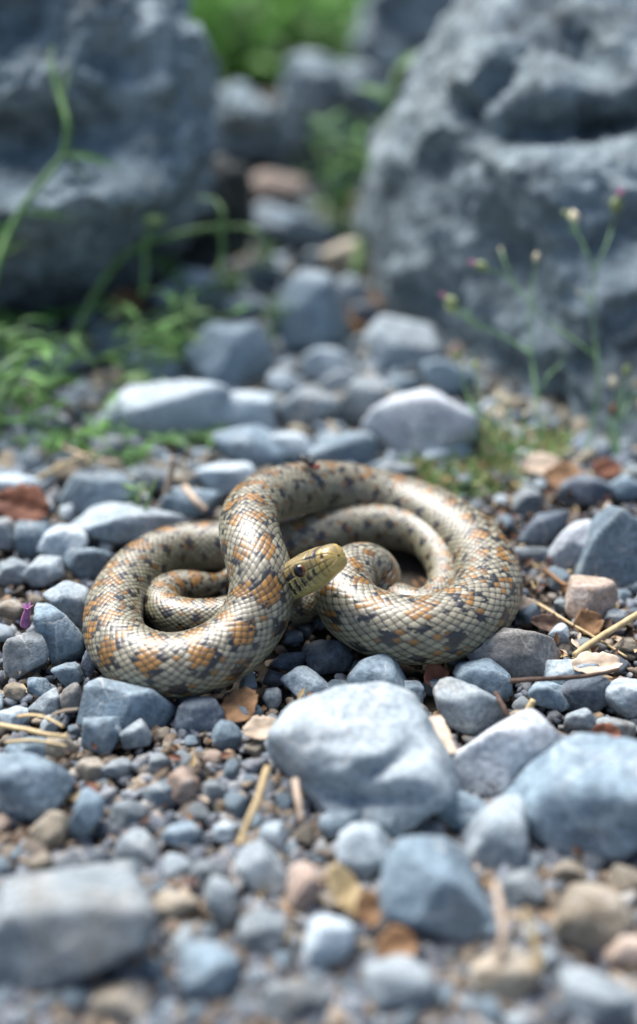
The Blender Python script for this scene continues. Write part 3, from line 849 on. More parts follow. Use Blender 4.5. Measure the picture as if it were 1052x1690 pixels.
    disp = disp - hd * (0.00055 * mouth + 0.00028 * sut + 0.0012 * nost)
    rad_dir = N[:, None, :] * cs[..., None] + B[:, None, :] * sn[..., None]
    V = C[:, None, :] + N[:, None, :] * X1[..., None] + B[:, None, :] * Y1[..., None] + rad_dir * disp[..., None]

    # ---------------- pigment, one value per scale
    pc, qc = ci + cj, ci - cj
    hsh = np.abs(np.sin(ci * 127.1 + cj * 311.7) * 43758.5453) % 1.0
    hsh2 = np.abs(np.sin(ci * 269.5 + cj * 183.3) * 28001.8384) % 1.0
    pc = pc + (hsh - 0.5) * 0.7; qn = qc + (hsh2 - 0.5) * 0.9
    P_ = 8.8
    wob = 1.6 * np.sin(qn * 0.083) + 1.1 * np.sin(qn * 0.037 + 1.0)
    base_ = np.stack([0.165 + 0.125 * hsh, 0.149 + 0.112 * hsh, 0.104 + 0.083 * hsh], -1)
    flank = np.clip((np.abs(pc) - 5) / 7, 0, 1)[..., None]
    base_ = base_ * (1 - flank) + base_ * np.array([0.90, 0.93, 0.84]) * flank
    pale = (0.5 + 0.5 * np.cos(2 * math.pi * (qn + wob) / P_)) * np.exp(-(pc / 3.6) ** 2)
    col = base_ * (1 + 0.42 * pale[..., None])
    orange = np.stack([0.20 + 0.11 * hsh2, 0.097 + 0.053 * hsh2, 0.018 + 0.010 * hsh2], -1)
    black = np.stack([0.007 + 0.008 * hsh, 0.007 + 0.008 * hsh, 0.008 + 0.008 * hsh], -1) * 1.0
    # the black marks follow the skin more freely than the russet, which fills whole scales
    jn = noise3(np.stack([Q * 0.9, p * 0.9, 0 * p + 2.2], -1).reshape(-1, 3)).reshape(Q.shape)
    jm = noise3(np.stack([Q * 0.9, p * 0.9, 0 * p + 8.8], -1).reshape(-1, 3)).reshape(Q.shape)
    qk = 0.5 * qn + 0.5 * Q + 0.9 * jn; pk = 0.5 * pc + 0.5 * p + 0.9 * jm
    def put(mask, c, col):
        mk = mask[..., None].astype(float)
        return col * (1 - mk) + c * mk
    # the russet fades along parts of the body: strong on the left loop and the tail, weak on the rest
    cpx, cpy = to_px(C)
    wO = np.where(cpx < 475, 1.0, np.where(cpx > 785, 0.75, 0.42))
    wO = np.where((cpx < 475) & (cpy < 850), 0.75, wO)
    wO = np.convolve(np.pad(wO, 60, mode='edge'), np.ones(121) / 121, 'valid')[:, None]
    # paired russet saddles, broken up scale by scale
    sal = noise3(np.stack([qc * 0.2, pc * 0.2, 0 * qc + 5.5], -1).reshape(-1, 3)).reshape(qc.shape)
    for sgn in (-1, 1):
        sh = wob + (1.3 * np.sin(qn * 0.021 + 2.0) if sgn > 0 else 0)
        def blob_(q_, p__):
            dq_ = ((q_ + sh) / P_ - 0.5) % 1.0 * P_ - P_ / 2
            dp_ = p__ - sgn * (3.2 + 1.1 * sal)
            return (dq_ / (2.25 + 1.3 * sal)) ** 2 + (dp_ / (3.3 + 1.3 * sal)) ** 2, dq_
        blob, dq_ = blob_(qn, pc)
        col = put((blob < 0.55 + 0.55 * wO) & (hsh2 < 0.45 + 0.5 * wO), orange * (0.70 + 0.55 * hsh[..., None]), col)
        blob, dq_ = blob_(qk, pk)
        rim = (blob > 0.80) & (blob < 1.65) & (np.abs(dq_) > 0.9) & (hsh < 0.16 + 0.56 * wO)
        col = put(rim, black, col)
    # lateral black blotches, larger below and small between
    dq_ = ((qk + wob) / P_) % 1.0 * P_ - P_ / 2
    for sgn in (-1, 1):
        d1 = (dq_ / (1.35 + 0.8 * sal)) ** 2 + ((pk - sgn * 10.8) / (2.0 + 0.8 * sal)) ** 2
        halo = (d1 >= 1.0) & (d1 < 2.6) & (hsh2 < 0.26)
        col = put(halo, orange * 0.65, col)
        col = put(d1 < 1.0, black, col)
        dqb = ((qk + wob) / P_ + 0.5) % 1.0 * P_ - P_ / 2
        d2 = (dqb / 1.0) ** 2 + ((pk - sgn * 7.6) / 1.0) ** 2
        col = put((d2 < 1.0) & (hsh < 0.6), black, col)
        d3 = (dqb / 1.2) ** 2 + ((pk - sgn * 15.8) / 1.5) ** 2
        col = put((d3 < 1.0), black * 1.5, col)
    stray = (hsh2 > 0.972) & (np.abs(pc) < 17)
    col = put(stray, black, col)
    stray2 = (hsh > 0.955) & (np.abs(pc) < 16) & ~stray
    col = put(stray2, orange * 0.75, col)
    # dark scale margins (skin between the scales), heavier at the front edge of each scale
    edge = (np.clip((e - 0.008) / 0.085, 0, 1) ** 0.8 * (0.84 + 0.36 * np.clip(e / 0.4, 0, 1)))[..., None]
    skin = np.array([0.022, 0.021, 0.018])
    col = col * edge + skin * (1 - edge)
    bel = np.stack([0.40 + 0 * hsh, 0.36 + 0 * hsh, 0.25 + 0 * hsh], -1)
    dm = dors[..., None]
    col = col * dm + bel * (1 - dm)
    # head pigment
    nz = noise3(np.stack([t2 * 9 + 0 * PH, PH * 2.2 + 0 * t2, 0 * PH + 0.3], -1).reshape(-1, 3)).reshape(PH.shape)
    yel = np.stack([0.40 + 0.08 * nz, 0.28 + 0.06 * nz, 0.075 + 0.02 * nz], -1)
    olive = np.stack([0.26 + 0.08 * nz, 0.19 + 0.06 * nz, 0.07 + 0.02 * nz], -1)
    lw = np.clip((ap - R(72)) / R(14), 0, 1)[..., None]
    hc = olive * (1 - lw) + np.stack([0.40 + 0.06 * nz, 0.33 + 0.05 * nz, 0.12 + 0.02 * nz], -1) * lw
    fr = np.clip((0.30 - t2) / 0.15, 0, 1)[..., None] * (ap > R(25))[..., None]
    hc = hc * (1 - fr) + yel * 1.12 * fr
    blk = np.array([0.012, 0.012, 0.014])
    band = ((np.abs(t2 - 0.255 - 0.02 * np.cos(PH * 3)) < 0.042) & (ap < R(56)))
    sutdark = np.clip(sut * 1.25 - 0.3, 0, 1) * 0.9
    hc = hc * (1 - sutdark[..., None]) + blk * 1.5 * sutdark[..., None]
    hc = put(band, blk * 2.2, hc)
    eyeband = (ap > R(44)) & (ap < R(52)) & (t2 > 0.26) & (t2 < 0.42)
    hc = put(eyeband, blk * 1.5, hc)
    post = (np.abs(ap - R(66) - R(50) * (t2 - 0.53)) < R(7)) & (t2 > 0.66) & (t2 < 1.05)
    hc = put(post, blk, hc)
    bars = np.zeros_like(PH, dtype=bool)
    for tk, lo, hi in ((0.33, 86, 112), (0.45, 84, 116), (0.56, 92, 120), (0.68, 88, 126), (0.80, 90, 128), (0.92, 88, 126)):
        bars |= (np.abs(t2 - tk - 0.05 * (ap - R(100))) < 0.024) & (ap > R(lo)) & (ap < R(hi))
    hc = put(bars, blk, hc)
    crown = (np.abs(PH) < R(34)) & (t2 > 0.62) & (t2 < 1.1) & (np.abs(ap - R(6) - R(26) * (t2 - 0.62) / 0.45) < R(6))
    hc = put(crown, blk * 1.5, hc)
    hc = hc * (1 - 0.55 * (mouth * (1 - 0.2))[..., None])
    nostm = np.clip(nost * 1.6, 0, 1)[..., None]
    hc = hc * (1 - nostm) + np.array([0.06, 0.012, 0.008]) * nostm
    ring = np.exp(-((t2 - 0.53) / 0.115) ** 6 - ((ap - R(72)) / R(24)) ** 6)[..., None]
    hc = hc * (1 - 0.75 * ring) + np.array([0.44, 0.33, 0.12]) * 0.75 * ring
    hb = bodyness[..., None]
    col = col * hb + hc * (1 - hb)

    V = V.reshape(-1, 3)
    i = np.arange(nq - 1)[:, None] * m
    j = np.arange(m)[None, :]; j2 = (j + 1) % m
    Fq = np.stack([i + j, i + j2, i + m + j2, i + m + j], -1).reshape(-1, 4)
    base = np.array([0.0, 0.0, 0.0])
    me = mesh_np('snake_body', V - base, Fq)
    ca = me.color_attributes.new('col', 'FLOAT_COLOR', 'POINT')
    rgba = np.concatenate([np.clip(col, 0, 1).reshape(-1, 3), np.ones((nq * m, 1))], 1).astype(np.float32)
    ca.data.foreach_set('color', rgba.ravel())
    root = tag(obj('snake', None), 'patterned grey-brown snake with russet and black blotches coiled on the gravel', 'snake')
    obj('body', me, snake_material(), root)
    # eyes
    em, ent, eb = new_mat('eye_iris')
    eb.inputs['Base Color'].default_value = (0.16, 0.045, 0.010, 1); eb.inputs['Roughness'].default_value = 0.12
    pm, pnt, pb_ = new_mat('eye_pupil')
    pb_.inputs['Base Color'].default_value = (0.004, 0.004, 0.005, 1); pb_.inputs['Roughness'].default_value = 0.06
    ie = int(np.argmin(np.abs(tt - 0.53)))
    for sgn in (-1, 1):
        ang = R(72) * sgn
        w_, h_ = hw[ie], hh[ie]
        out = N[ie] * math.cos(R(78)) + B[ie] * math.sin(R(78)) * sgn + T[ie] * -0.10
        out /= np.linalg.norm(out)
        xx = (abs(math.cos(ang)) ** 2.75 + abs(math.sin(ang)) ** 2.75) ** (-1 / 2.75)
        c = C[ie] + N[ie] * xx * math.cos(ang) * h_ + B[ie] * xx * math.sin(ang) * w_ - out * 0.0008
        dv, df = ico(4)
        ex_ = T[ie] - out * (T[ie] @ out); ex_ /= np.linalg.norm(ex_)
        ey_ = np.cross(out, ex_)
        def eyeball(rx, ry, rz):
            return dv[:, :1] * rx * ex_ + dv[:, 1:2] * ry * ey_ + dv[:, 2:] * rz * out
        er = obj('eye', mesh_np('eye', eyeball(0.0029, 0.0028, 0.0022), df), em, root, c)
        obj('pupil', mesh_np('pupil', eyeball(0.0026, 0.0026, 0.0021) + out * 0.0005, df), pm, er)
    return dict(C=C, rad=rad, N=N, T=T, B=B, tt=tt, hw=hw, hh=hh)

SN = build_snake()
# ------------------------------------------------------------------ gravel between the big stones
GR = np.random.RandomState(99)
spx = to_px(SN['C'])
SPX = np.stack([spx[0], spx[1], SN['rad'] * F / ((SN['C'] - CAM) @ FWD)], 1)[::25]

def under_snake(x, y, grow=0.85):
    return bool((np.hypot(SPX[:, 0] - x, SPX[:, 1] - y) < SPX[:, 2] * grow).any())

def in_hole(x, y):
    return 632 < x < 725 and 885 < y < 995

def in_boulder(x, y):
    if x < 345 and y < 545 - 0.18 * x * (x > 0): return True
    if y < 742 and x > 612 + max(0, (y - 390)) * 0.52: return True
    return y < 268

LANDMARKS = [   # (photo x, photo y, phrase)
    (590, 1240, 'the broad pale stone'), (207, 1160, 'the sharp flat-topped stone'), (820, 1240, 'the bright white stone'), (852, 1072, 'the rounded brown-grey stone'),
    (960, 1320, 'the big blurred stone'), (720, 1465, 'the large foreground block'), (100, 1535, 'the corner slab'), (425, 1330, 'the straw stem'), (405, 1175, 'the brown dry leaf'),
    (1010, 905, 'the faceted blue stone'), (305, 1297, 'the pinkish pebble'), (45, 1080, 'the mottled blocky stone'), (60, 1200, 'the dry grass'), (500, 1462, 'the tan-orange stone'),
    (970, 1510, 'the corner rock'), (680, 700, 'the large whitish stone'), (250, 685, 'the wide white stone'), (505, 520, 'the tall rounded stone'), (385, 590, 'the domed blue stone'),
    (990, 1050, 'the thick straw'), (40, 830, 'the russet leaf'), (780, 770, 'the moss cushion'), (170, 815, 'the blurred stone behind the coil'), (510, 1090, 'the gap between the coils'),
    (930, 1115, 'the bleached leaf'), (145, 1425, 'the dark blue oval stone'), (370, 1490, 'the tall grey stone'), (545, 1600, 'the lower edge'), (850, 1600, 'the lower edge right of centre'), (250, 1600, 'the lower edge left of centre'),
]
VAR = []
for k in range(26):
    n = GR.randint(6, 11)
    Np = GR.normal(size=(n, 3)); Np /= np.linalg.norm(Np, axis=1)[:, None]
    Dp = GR.uniform(0.62, 1.0, n)
    V, f, d = soft_polytope(3, np.vstack([Np, np.eye(3), -np.eye(3)]), np.concatenate([Dp, np.full(6, 1.0)]), GR.uniform(24, 60))
    V = V * np.array([1.0, GR.uniform(0.65, 1.0), GR.uniform(0.45, 0.8)])
    V = roughen(V, d, 1.6, 0.035, GR)
    V /= np.abs(V[:, :2]).max()
    VAR.append((V, f))
TONE = [('blue', 'blue-grey', 0.40), ('grey', 'grey', 0.22), ('pale', 'pale', 0.15), ('dark', 'dark', 0.10), ('tan', 'tan', 0.09), ('pink', 'pinkish', 0.04)]
_cum = np.cumsum([t[2] for t in TONE])
VMESH = {}
used_labels = {}
n_p = 0
for tries in range(30000):
    if n_p >= 178: break
    x, y = GR.uniform(-10, 1062), GR.uniform(290, 1685)
    if in_boulder(x, y) or in_hole(x, y) or under_snake(x, y): continue
    w = GR.uniform(22, 46) * (1.15 if y > 1250 else 1.0)
    if tries > 9000: w *= 0.72
    if any(((x - q[0]) / (q[2] + 0.40 * w)) ** 2 + ((y - q[1]) / (q[3] + 0.34 * w)) ** 2 < 1.0 for q in PLACED): continue
    k = GR.randint(len(VAR)); ti = int(np.searchsorted(_cum, GR.uniform() * _cum[-1]))
    if 560 < y < 830 and ti in (0, 3) and GR.uniform() < 0.6: ti = 2
    mk, word, _ = TONE[ti]
    if (k, mk) not in VMESH:
        me = mesh_np('pebble', VAR[k][0], VAR[k][1]); me.materials.append(M[mk]); VMESH[(k, mk)] = me
    p0 = at(x, y + 0.18 * w, 0.0)
    sz = 0.5 * w * depth_of(p0) / F
    o = obj('pebble', VMESH[(k, mk)], None, None, (p0[0], p0[1], 0.42 * sz))
    o.scale = (sz, sz, sz)
    o.rotation_euler = (GR.uniform(-0.35, 0.35), GR.uniform(-0.35, 0.35), GR.uniform(0, 6.28))
    dx = [(math.hypot(x - a, (y - b) * 1.1), a, b, t) for a, b, t in LANDMARKS]
    dd, a, b, t = min(dx)
    if abs(x - a) > abs(y - b): rel = 'right of' if x > a else 'left of'
    else: rel = 'below' if y > b else 'above'
    size = 'tiny' if w < 26 else 'small' if w < 36 else 'middle-sized'
    lab = 'pebble'
    used_labels.setdefault((size, word, rel, t), []).append((dd, o))
    tag(o, lab, 'pebble', 'pebbles between the larger stones')
    PLACED.append((x, y, 0.5 * w, 0.38 * w))
    n_p += 1

ORD = ['nearest', 'second-nearest', 'third-nearest', 'fourth-nearest', 'fifth-nearest', 'sixth-nearest', 'seventh-nearest', 'eighth-nearest', 'ninth-nearest', 'tenth-nearest']
for (size, word, rel, t), lst in used_labels.items():      # where several look alike, count them outwards from the landmark
    for k, (_d, o) in enumerate(sorted(lst, key=lambda q: q[0])):
        o['label'] = f"{size} {word} pebble lying {rel} {t}" if len(lst) == 1 else f"{ORD[min(k, 9)]} {size} {word} pebble lying {rel} {t}"

def scatter(name, mat, pts, sizes, level, rng, sink=0.25, flat=(0.5, 0.9), label=None):
    """Many loose grains as one mesh, each a small irregular polyhedron."""
    base = []
    for k in range(24):
        n = rng.randint(5, 9)
        Np = rng.normal(size=(n, 3)); Np /= np.linalg.norm(Np, axis=1)[:, None]
        V, f, d = soft_polytope(level, np.vstack([Np, np.eye(3), -np.eye(3)]), np.concatenate([rng.uniform(0.6, 1.0, n), np.full(6, 1.0)]), 30)
        V = V * np.array([1, rng.uniform(0.6, 1), rng.uniform(*flat)])
        base.append(V)
    f0 = f; nv = len(base[0])
    VV = np.empty((len(pts) * nv, 3)); FF = np.empty((len(pts) * len(f0), 3), dtype=np.int64)
    az = rng.uniform(0, 2 * math.pi, len(pts)); tl = rng.uniform(-0.5, 0.5, (len(pts), 2)); kk = rng.randint(0, 24, len(pts))
    for i in range(len(pts)):
        c, s = math.cos(az[i]), math.sin(az[i])
        V = base[kk[i]]
        x = V[:, 0] * c - V[:, 1] * s; y = V[:, 0] * s + V[:, 1] * c; z = V[:, 2] + tl[i, 0] * x + tl[i, 1] * y
        r = sizes[i]
        VV[i * nv:(i + 1) * nv, 0] = pts[i, 0] + x * r
        VV[i * nv:(i + 1) * nv, 1] = pts[i, 1] + y * r
        VV[i * nv:(i + 1) * nv, 2] = pts[i, 2] + (z + 0.5 - sink) * r
        FF[i * len(f0):(i + 1) * len(f0)] = f0 + i * nv
    o = obj(name, mesh_np(name, VV, FF), mat)
    return tag(o, label, None, None, 'stuff')

def in_view_px(n, y0, y1, rng, margin=60):
    return rng.uniform(-margin, 1052 + margin, n), rng.uniform(y0, y1, n)

pts, szs = [], []
X, Y = in_view_px(9000, 760, 1700, GR)
for x, y in zip(X, Y):
    if in_boulder(x, y) or in_hole(x, y): continue
    if 300 < x < 760 and 1000 < y < 1170 and GR.uniform() < 0.72: continue
    p = at(x, y, 0.0); p[2] = -0.0015
    pts.append(p); szs.append((0.0011 + 0.0030 * GR.beta(1.2, 3.0)) * (1.25 if y > 1250 else 1))
pts2, szs2 = [], []
X, Y = in_view_px(4300, 265, 800, GR)
for x, y in zip(X, Y):
    if in_boulder(x, y) and not (x > 600 and y > 540): continue
    p = at(x, y, 0.0); p[2] = -0.001
    pts2.append(p); szs2.append(0.002 + 0.0075 * GR.beta(1.2, 2.5))
for k in range(6500):                      # the gravel bed goes on to either side and towards the path
    y = GR.uniform(-0.42, 0.75)
    half = 560.0 / F * max(0.0, depth_of((0, y, 0)))
    if y < -0.235: x = GR.uniform(-0.5, 0.5)
    else: x = GR.choice([-1, 1]) * (half + 0.5 * GR.uniform() ** 1.3)
    pts.append(np.array([x, y, -0.002])); szs.append(0.0025 + 0.015 * GR.beta(1.1, 3.2))
scatter('gravel', M['grit'], np.array(pts), np.array(szs), 2, GR, label='fine mixed gravel and soil crumbs between the stones')
scatter('pale_gravel', M['grit_pale'], np.array(pts2), np.array(szs2), 2, GR, label='pale loose gravel between the stones behind the snake')
# ------------------------------------------------------------------ plants and litter
VR = np.random.RandomState(4)

def leaf_geo(L=1.0, W=0.3, bend=0.25, fold=0.25, n=8, tip=1.4, wob=0.0, rng=None):
    t = np.linspace(0, 1, n + 1)
    w = W * 0.5 * np.sin(math.pi * np.clip(t, 0.02, 0.995) ** (1 / tip)) ** 0.9
    w[-1] = 0.002 * L
    V = []
    for i, tt_ in enumerate(t):
        x = L * tt_; z = -bend * L * tt_ ** 2
        for s in (-1, -0.5, 0, 0.5, 1):
            zz = z + abs(s) * w[i] * fold
            if wob and rng is not None: zz += rng.uniform(-wob, wob) * L * abs(s)
            V.append((x, s * w[i], zz))
    Q = []
    for i in range(n):
        for j in range(4):
            a = i * 5 + j
            Q.append((a, a + 1, a + 6, a + 5))
    return np.array(V), np.array(Q)

def orient(pos, d, upn, s):
    d = np.asarray(d, float); d = d / np.linalg.norm(d)
    u = np.asarray(upn, float); u = u - d * (u @ d)
    if np.linalg.norm(u) < 1e-4: u = np.array([0.1, -0.9, 0.3]); u = u - d * (u @ d)
    u /= np.linalg.norm(u)
    y = np.cross(u, d)
    m = Matrix(((d[0] * s, y[0] * s, u[0] * s, pos[0]), (d[1] * s, y[1] * s, u[1] * s, pos[1]), (d[2] * s, y[2] * s, u[2] * s, pos[2]), (0, 0, 0, 1)))
    return m

LEAF = {}
def leaf_mesh(kind, mat):
    key = (kind, mat)
    if key not in LEAF:
        prm = {'broad': (1, 0.42, 0.28, 0.3), 'lance': (1, 0.22, 0.30, 0.35), 'blade': (1, 0.07, 0.45, 0.4), 'round': (1, 0.75, 0.15, 0.15)}[kind]
        V, Q = leaf_geo(*prm)
        me = mesh_np('leaf', V, Q); me.materials.append(M[mat]); LEAF[key] = me
    return LEAF[key]

def root_at(name, base, label, cat, group=None):
    o = obj(name, None, None, None, base)
    return tag(o, label, cat, group)

def add_tube(root, name, pts, r0, r1, mat, sides=7, per=8):
    base = np.array(root.location)
    C = catmull(np.array(pts), per)
    V, f = tube(C - base, np.linspace(r0, r1, len(C)), sides)
    return obj(name, mesh_np(name, V, f), M[mat], root)

def add_leaf(root, kind, mat, pos, d, size, upn=(0, 0, 1)):
    base = np.array(root.location)
    o = obj('leaf', leaf_mesh(kind, mat), None, root)
    o.matrix_local = orient(np.asarray(pos) - base, d, upn, size)
    return o

def add_bud(root, pos, d, length, width, mat='bud', petal=None, name='bud'):
    base = np.array(root.location)
    dv, df = ico(3)
    t = (dv[:, 2] + 1) / 2
    pr = width * (0.75 + 0.5 * np.sin(math.pi * np.clip(t, 0, 1)) - 0.35 * t)
    V = np.stack([dv[:, 0] * pr, dv[:, 1] * pr, (t - 0.1) * length], 1)
    V[:, :2] *= (1 + 0.10 * np.sin(9 * np.arctan2(dv[:, 1], dv[:, 0]) + 14 * t))[:, None]
    o = obj(name, mesh_np(name, V[:, [2, 0, 1]], df), M[mat], root)
    o.matrix_local = orient(np.asarray(pos) - base, d, (0.3, -1, 0.2), 1.0)
    if petal:
        n = 9
        Vs, Qs = [], []
        for k in range(n):
            a = 2 * math.pi * k / n
            lv, lq = leaf_geo(length * 0.5, width * 0.55, -0.12, 0.2, 4)
            c, s = math.cos(a), math.sin(a)
            P = np.stack([lv[:, 0] + length * 0.72, lv[:, 1] * c - (lv[:, 2] + width * 0.35) * s, lv[:, 1] * s + (lv[:, 2] + width * 0.35) * c], 1)
            Qs.append(lq + len(lv) * k); Vs.append(P)
        q = obj('petal', mesh_np('petal', np.vstack(Vs), np.vstack(Qs)), M[petal], o)
        q['kind'] = 'stuff'
    return o

def px_path(pts, dep, wob=0.012):
    """Stem points standing at about one distance, swaying a little towards and away."""
    out = []
    for k, q in enumerate(pts):
        dd = q[2] if len(q) > 2 else 0
        out.append(at_depth(q[0], q[1], dep + dd + (VR.uniform(-wob, wob) if k else 0)))
    return out

def pxm(px, dep): return px * dep / F

# flowering stems in front of the right boulder
def flower_plant(base_px, label, stems, dep=None, group='flower stems before the right boulder'):
    b = at(base_px[0], base_px[1], 0.0)
    dep = depth_of(b)
    r = root_at('flower_plant', b, label, 'plant', group)
    for (path, buds) in stems:
        P = px_path(path, dep, 0.006)
        add_tube(r, 'stem', P, pxm(2.8 if path[0][0] == base_px[0] else 2.0, dep), pxm(1.4, dep), 'stem_thin')
        if buds:
            d = P[-1] - P[-2]
            L_ = pxm(buds[1] * 1.08, dep)
            add_bud(r, P[-1], d, L_, L_ * 0.26, buds[0], buds[2] if len(buds) > 2 else None)
        for k in range(1, len(P) - 1):
            if VR.uniform() < 0.7:
                dd = (P[k + 1] - P[k - 1]); dd = dd / np.linalg.norm(dd) + VR.normal(size=3) * 0.5
                add_leaf(r, 'lance', 'stem_thin', P[k], dd, pxm(VR.uniform(10, 20), dep), VR.normal(size=3))
    return r

flower_plant((962, 774), 'tall thin stem forking into two pink-tipped buds at the right edge', [
    ([(962, 774), (980, 690), (988, 620), (982, 560), (978, 500), (981, 448)], None),
    ([(981, 448), (968, 415), (954, 385), (950, 368)], ('cream', 26)),
    ([(981, 448), (997, 415), (1010, 378), (1016, 350)], ('bud', 32, 'petal')),
    ([(978, 500), (970, 490), (958, 484)], ('cream', 10)),
    ([(954, 385), (942, 365), (936, 356)], ('bud', 12)),
    ([(984, 590), (950, 562), (910, 535), (875, 500), (838, 460), (804, 444)], ('bud', 26, 'petal')),
    ([(850, 470), (836, 440), (828, 415)], ('cream', 10)),
])
flower_plant((888, 768), 'upright thin stem with a white bud left of the tall forked stem', [
    ([(888, 768), (886, 660), (878, 590), (876, 530), (880, 470), (885, 432)], ('cream', 17)),
    ([(880, 585), (840, 560), (800, 540), (770, 520), (754, 506)], ('bud', 28, 'petal')),
    ([(800, 545), (772, 528), (752, 514)], ('bud', 22)),
    ([(886, 660), (905, 620), (926, 600), (930, 570)], None),
])
flower_plant((800, 769), 'short sprig with a pink bud at the foot of the boulder', [
    ([(800, 769), (785, 690), (768, 640), (757, 592)], ('bud', 20, 'petal')),
    ([(785, 690), (790, 650), (786, 610)], ('bud', 18)),
    ([(800, 769), (812, 690), (822, 660)], ('cream', 16)),
])
flower_plant((830, 774), 'low sprig of cream seed heads beside the moss cushion', [
    ([(830, 774), (826, 710), (812, 690)], ('cream', 18)),
    ([(830, 774), (842, 716), (836, 668)], ('cream', 16)),
    ([(830, 774), (860, 720), (866, 690)], ('cream', 14)),
    ([(830, 774), (880, 735), (900, 700)], ('bud', 14)),
])
flower_plant((1020, 767), 'bushy sprig with cream buds at the right edge', [
    ([(1020, 767), (1022, 690), (1030, 640), (1034, 620)], ('bud', 22)),
    ([(1020, 767), (1012, 690), (1018, 660), (1014, 640)], ('cream', 22)),
    ([(1022, 690), (1042, 660), (1048, 640)], ('cream', 22)),
    ([(1020, 767), (1004, 710), (1010, 685)], ('dry', 22)),
    ([(1022, 690), (1046, 690), (1056, 672)], ('cream', 20)),
])

# big soft stems on the left
def stem_plant(label, base_px, dep, stems, leaves, r0=6, mat='stem', name='leafy_plant', buds=()):
    r = root_at(name, at_depth(base_px[0], base_px[1], dep), label, 'plant', 'green plants by the left boulder')
    for k, path in enumerate(stems):
        add_tube(r, 'stem', px_path(path, dep, 0.008), pxm(r0 * (1 if k == 0 else 0.7), dep), pxm(r0 * 0.55, dep), mat)
    for (x, y, dx, dy, L_, kind, mt) in leaves:
        d = RIGHT * dx - UPV * dy + FWD * VR.uniform(-0.5, 0.3)
        add_leaf(r, kind, mt, at_depth(x, y, dep), d, pxm(L_, dep), (VR.uniform(-.3, .3), -0.5, 1))
    for (x, y, L_, mt) in buds:
        add_bud(r, at_depth(x, y, dep), (0.05, 0, 1), pxm(L_, dep), pxm(L_ * 0.8, dep), mt, name='flower_head')
    return r

stem_plant('tall leaning green stem with pointed leaves in front of the left boulder', (-40, 640), 0.66,
           [[(-40, 640), (-25, 540), (-5, 440), (25, 365), (70, 300), (106, 255)], [(106, 255), (112, 205), (96, 150), (84, 105)]],
           [(104, 258, 1, -0.12, 98, 'lance', 'leaf'), (112, 262, 0.7, 0.6, 48, 'lance', 'leaf_deep'), (40, 350, 1, -0.05, 72, 'lance', 'leaf_deep'), (12, 368, -0.35, 1, 95, 'broad', 'leaf_deep'), (100, 200, 0.1, -1, 110, 'blade', 'leaf'), (84, 110, -0.1, -1, 70, 'blade', 'leaf'), (-5, 430, 0.6, -0.6, 60, 'lance', 'leaf')], r0=8)
stem_plant('arching green stem with pale flower heads at the dark hollow', (118, 580), 0.70,
           [[(118, 580), (145, 510), (180, 450), (225, 408), (290, 388), (345, 376), (400, 374)], [(238, 404), (240, 440), (236, 492)], [(238, 404), (248, 385), (255, 368)], [(365, 378), (368, 420), (360, 455)], [(365, 378), (368, 350), (352, 328)]],
           [(180, 450, 0.5, -0.6, 40, 'lance', 'leaf'), (150, 505, 0.9, 0.1, 56, 'lance', 'leaf_deep'), (352, 330, -1, -0.3, 30, 'lance', 'leaf_pale'), (400, 374, 1, 0.1, 40, 'lance', 'leaf_pale')], r0=7, buds=[(255, 372, 24, 'leaf_pale')])

def herb(label, base_px, n_stem, spread, height, leaf_px, kinds, mats, seed, per=7, group='green plants by the left boulder', lift=0.0, name='leafy_herb'):
    rng = np.random.RandomState(seed)
    b = at(base_px[0], base_px[1], lift)
    dep = depth_of(b)
    r = root_at(name, b, label, 'plant', group)
    for k in range(n_stem):
        a = rng.uniform(0, 2 * math.pi)
        out = np.array([math.cos(a), 0.7 * math.sin(a), 0]) * pxm(spread, dep) * rng.uniform(0.4, 1.0)
        h = pxm(height, dep) * rng.uniform(0.5, 1.0)
        P = [b + out * 0.05, b + out * 0.4 + np.array([0, 0, h * 0.55]), b + out * 0.8 + np.array([0, 0, h * 0.9]), b + out * 1.1 + np.array([0, 0, h])]
        add_tube(r, 'stem', P, pxm(2.2, dep), pxm(1.2, dep), 'stem', 6, 5)
        C = catmull(np.array(P), 10)
        for j in range(per):
            i = int((0.15 + 0.85 * j / (per - 1)) * (len(C) - 1))
            az = rng.uniform(0, 2 * math.pi)
            d = np.array([math.cos(az), math.sin(az), rng.uniform(-0.1, 0.6)])
            add_leaf(r, kinds[rng.randint(len(kinds))], mats[rng.randint(len(mats))], C[i], d, pxm(leaf_px, dep) * rng.uniform(0.6, 1.2), (rng.uniform(-.3, .3), rng.uniform(-.5, .1), 1))
    return r

herb('leafy green herb at the left edge below the boulder', (60, 690), 14, 130, 150, 50, ['lance', 'blade'], ['leaf', 'leaf_bright', 'leaf'], 31)
herb('spreading green herb at the far left edge', (-10, 720), 10, 110, 170, 56, ['lance', 'blade'], ['leaf', 'leaf_bright'], 32)
herb('green herb with pale leaves over the domed blue stone', (285, 600), 11, 120, 110, 48, ['lance', 'blade'], ['leaf', 'leaf_pale', 'leaf_bright'], 33, lift=0.012)
herb('small green sprig beside the tall rounded blue stone', (452, 560), 4, 24, 100, 26, ['lance'], ['leaf', 'leaf_pale'], 34, lift=0.012)
herb('small green herb in front of the wide white stone', (120, 750), 8, 100, 90, 44, ['lance', 'blade'], ['leaf', 'leaf_bright'], 35)
herb('thin green sprig right behind the left coil', (232, 862), 3, 14, 70, 22, ['lance'], ['leaf_pale', 'leaf'], 36)
herb('low green leaves in front of the domed stone', (310, 735), 5, 90, 40, 36, ['lance', 'broad'], ['leaf', 'leaf_deep'], 37)
herb('pale upright sprig before the wide white stone', (265, 690), 3, 26, 80, 34, ['lance'], ['leaf_pale'], 38)
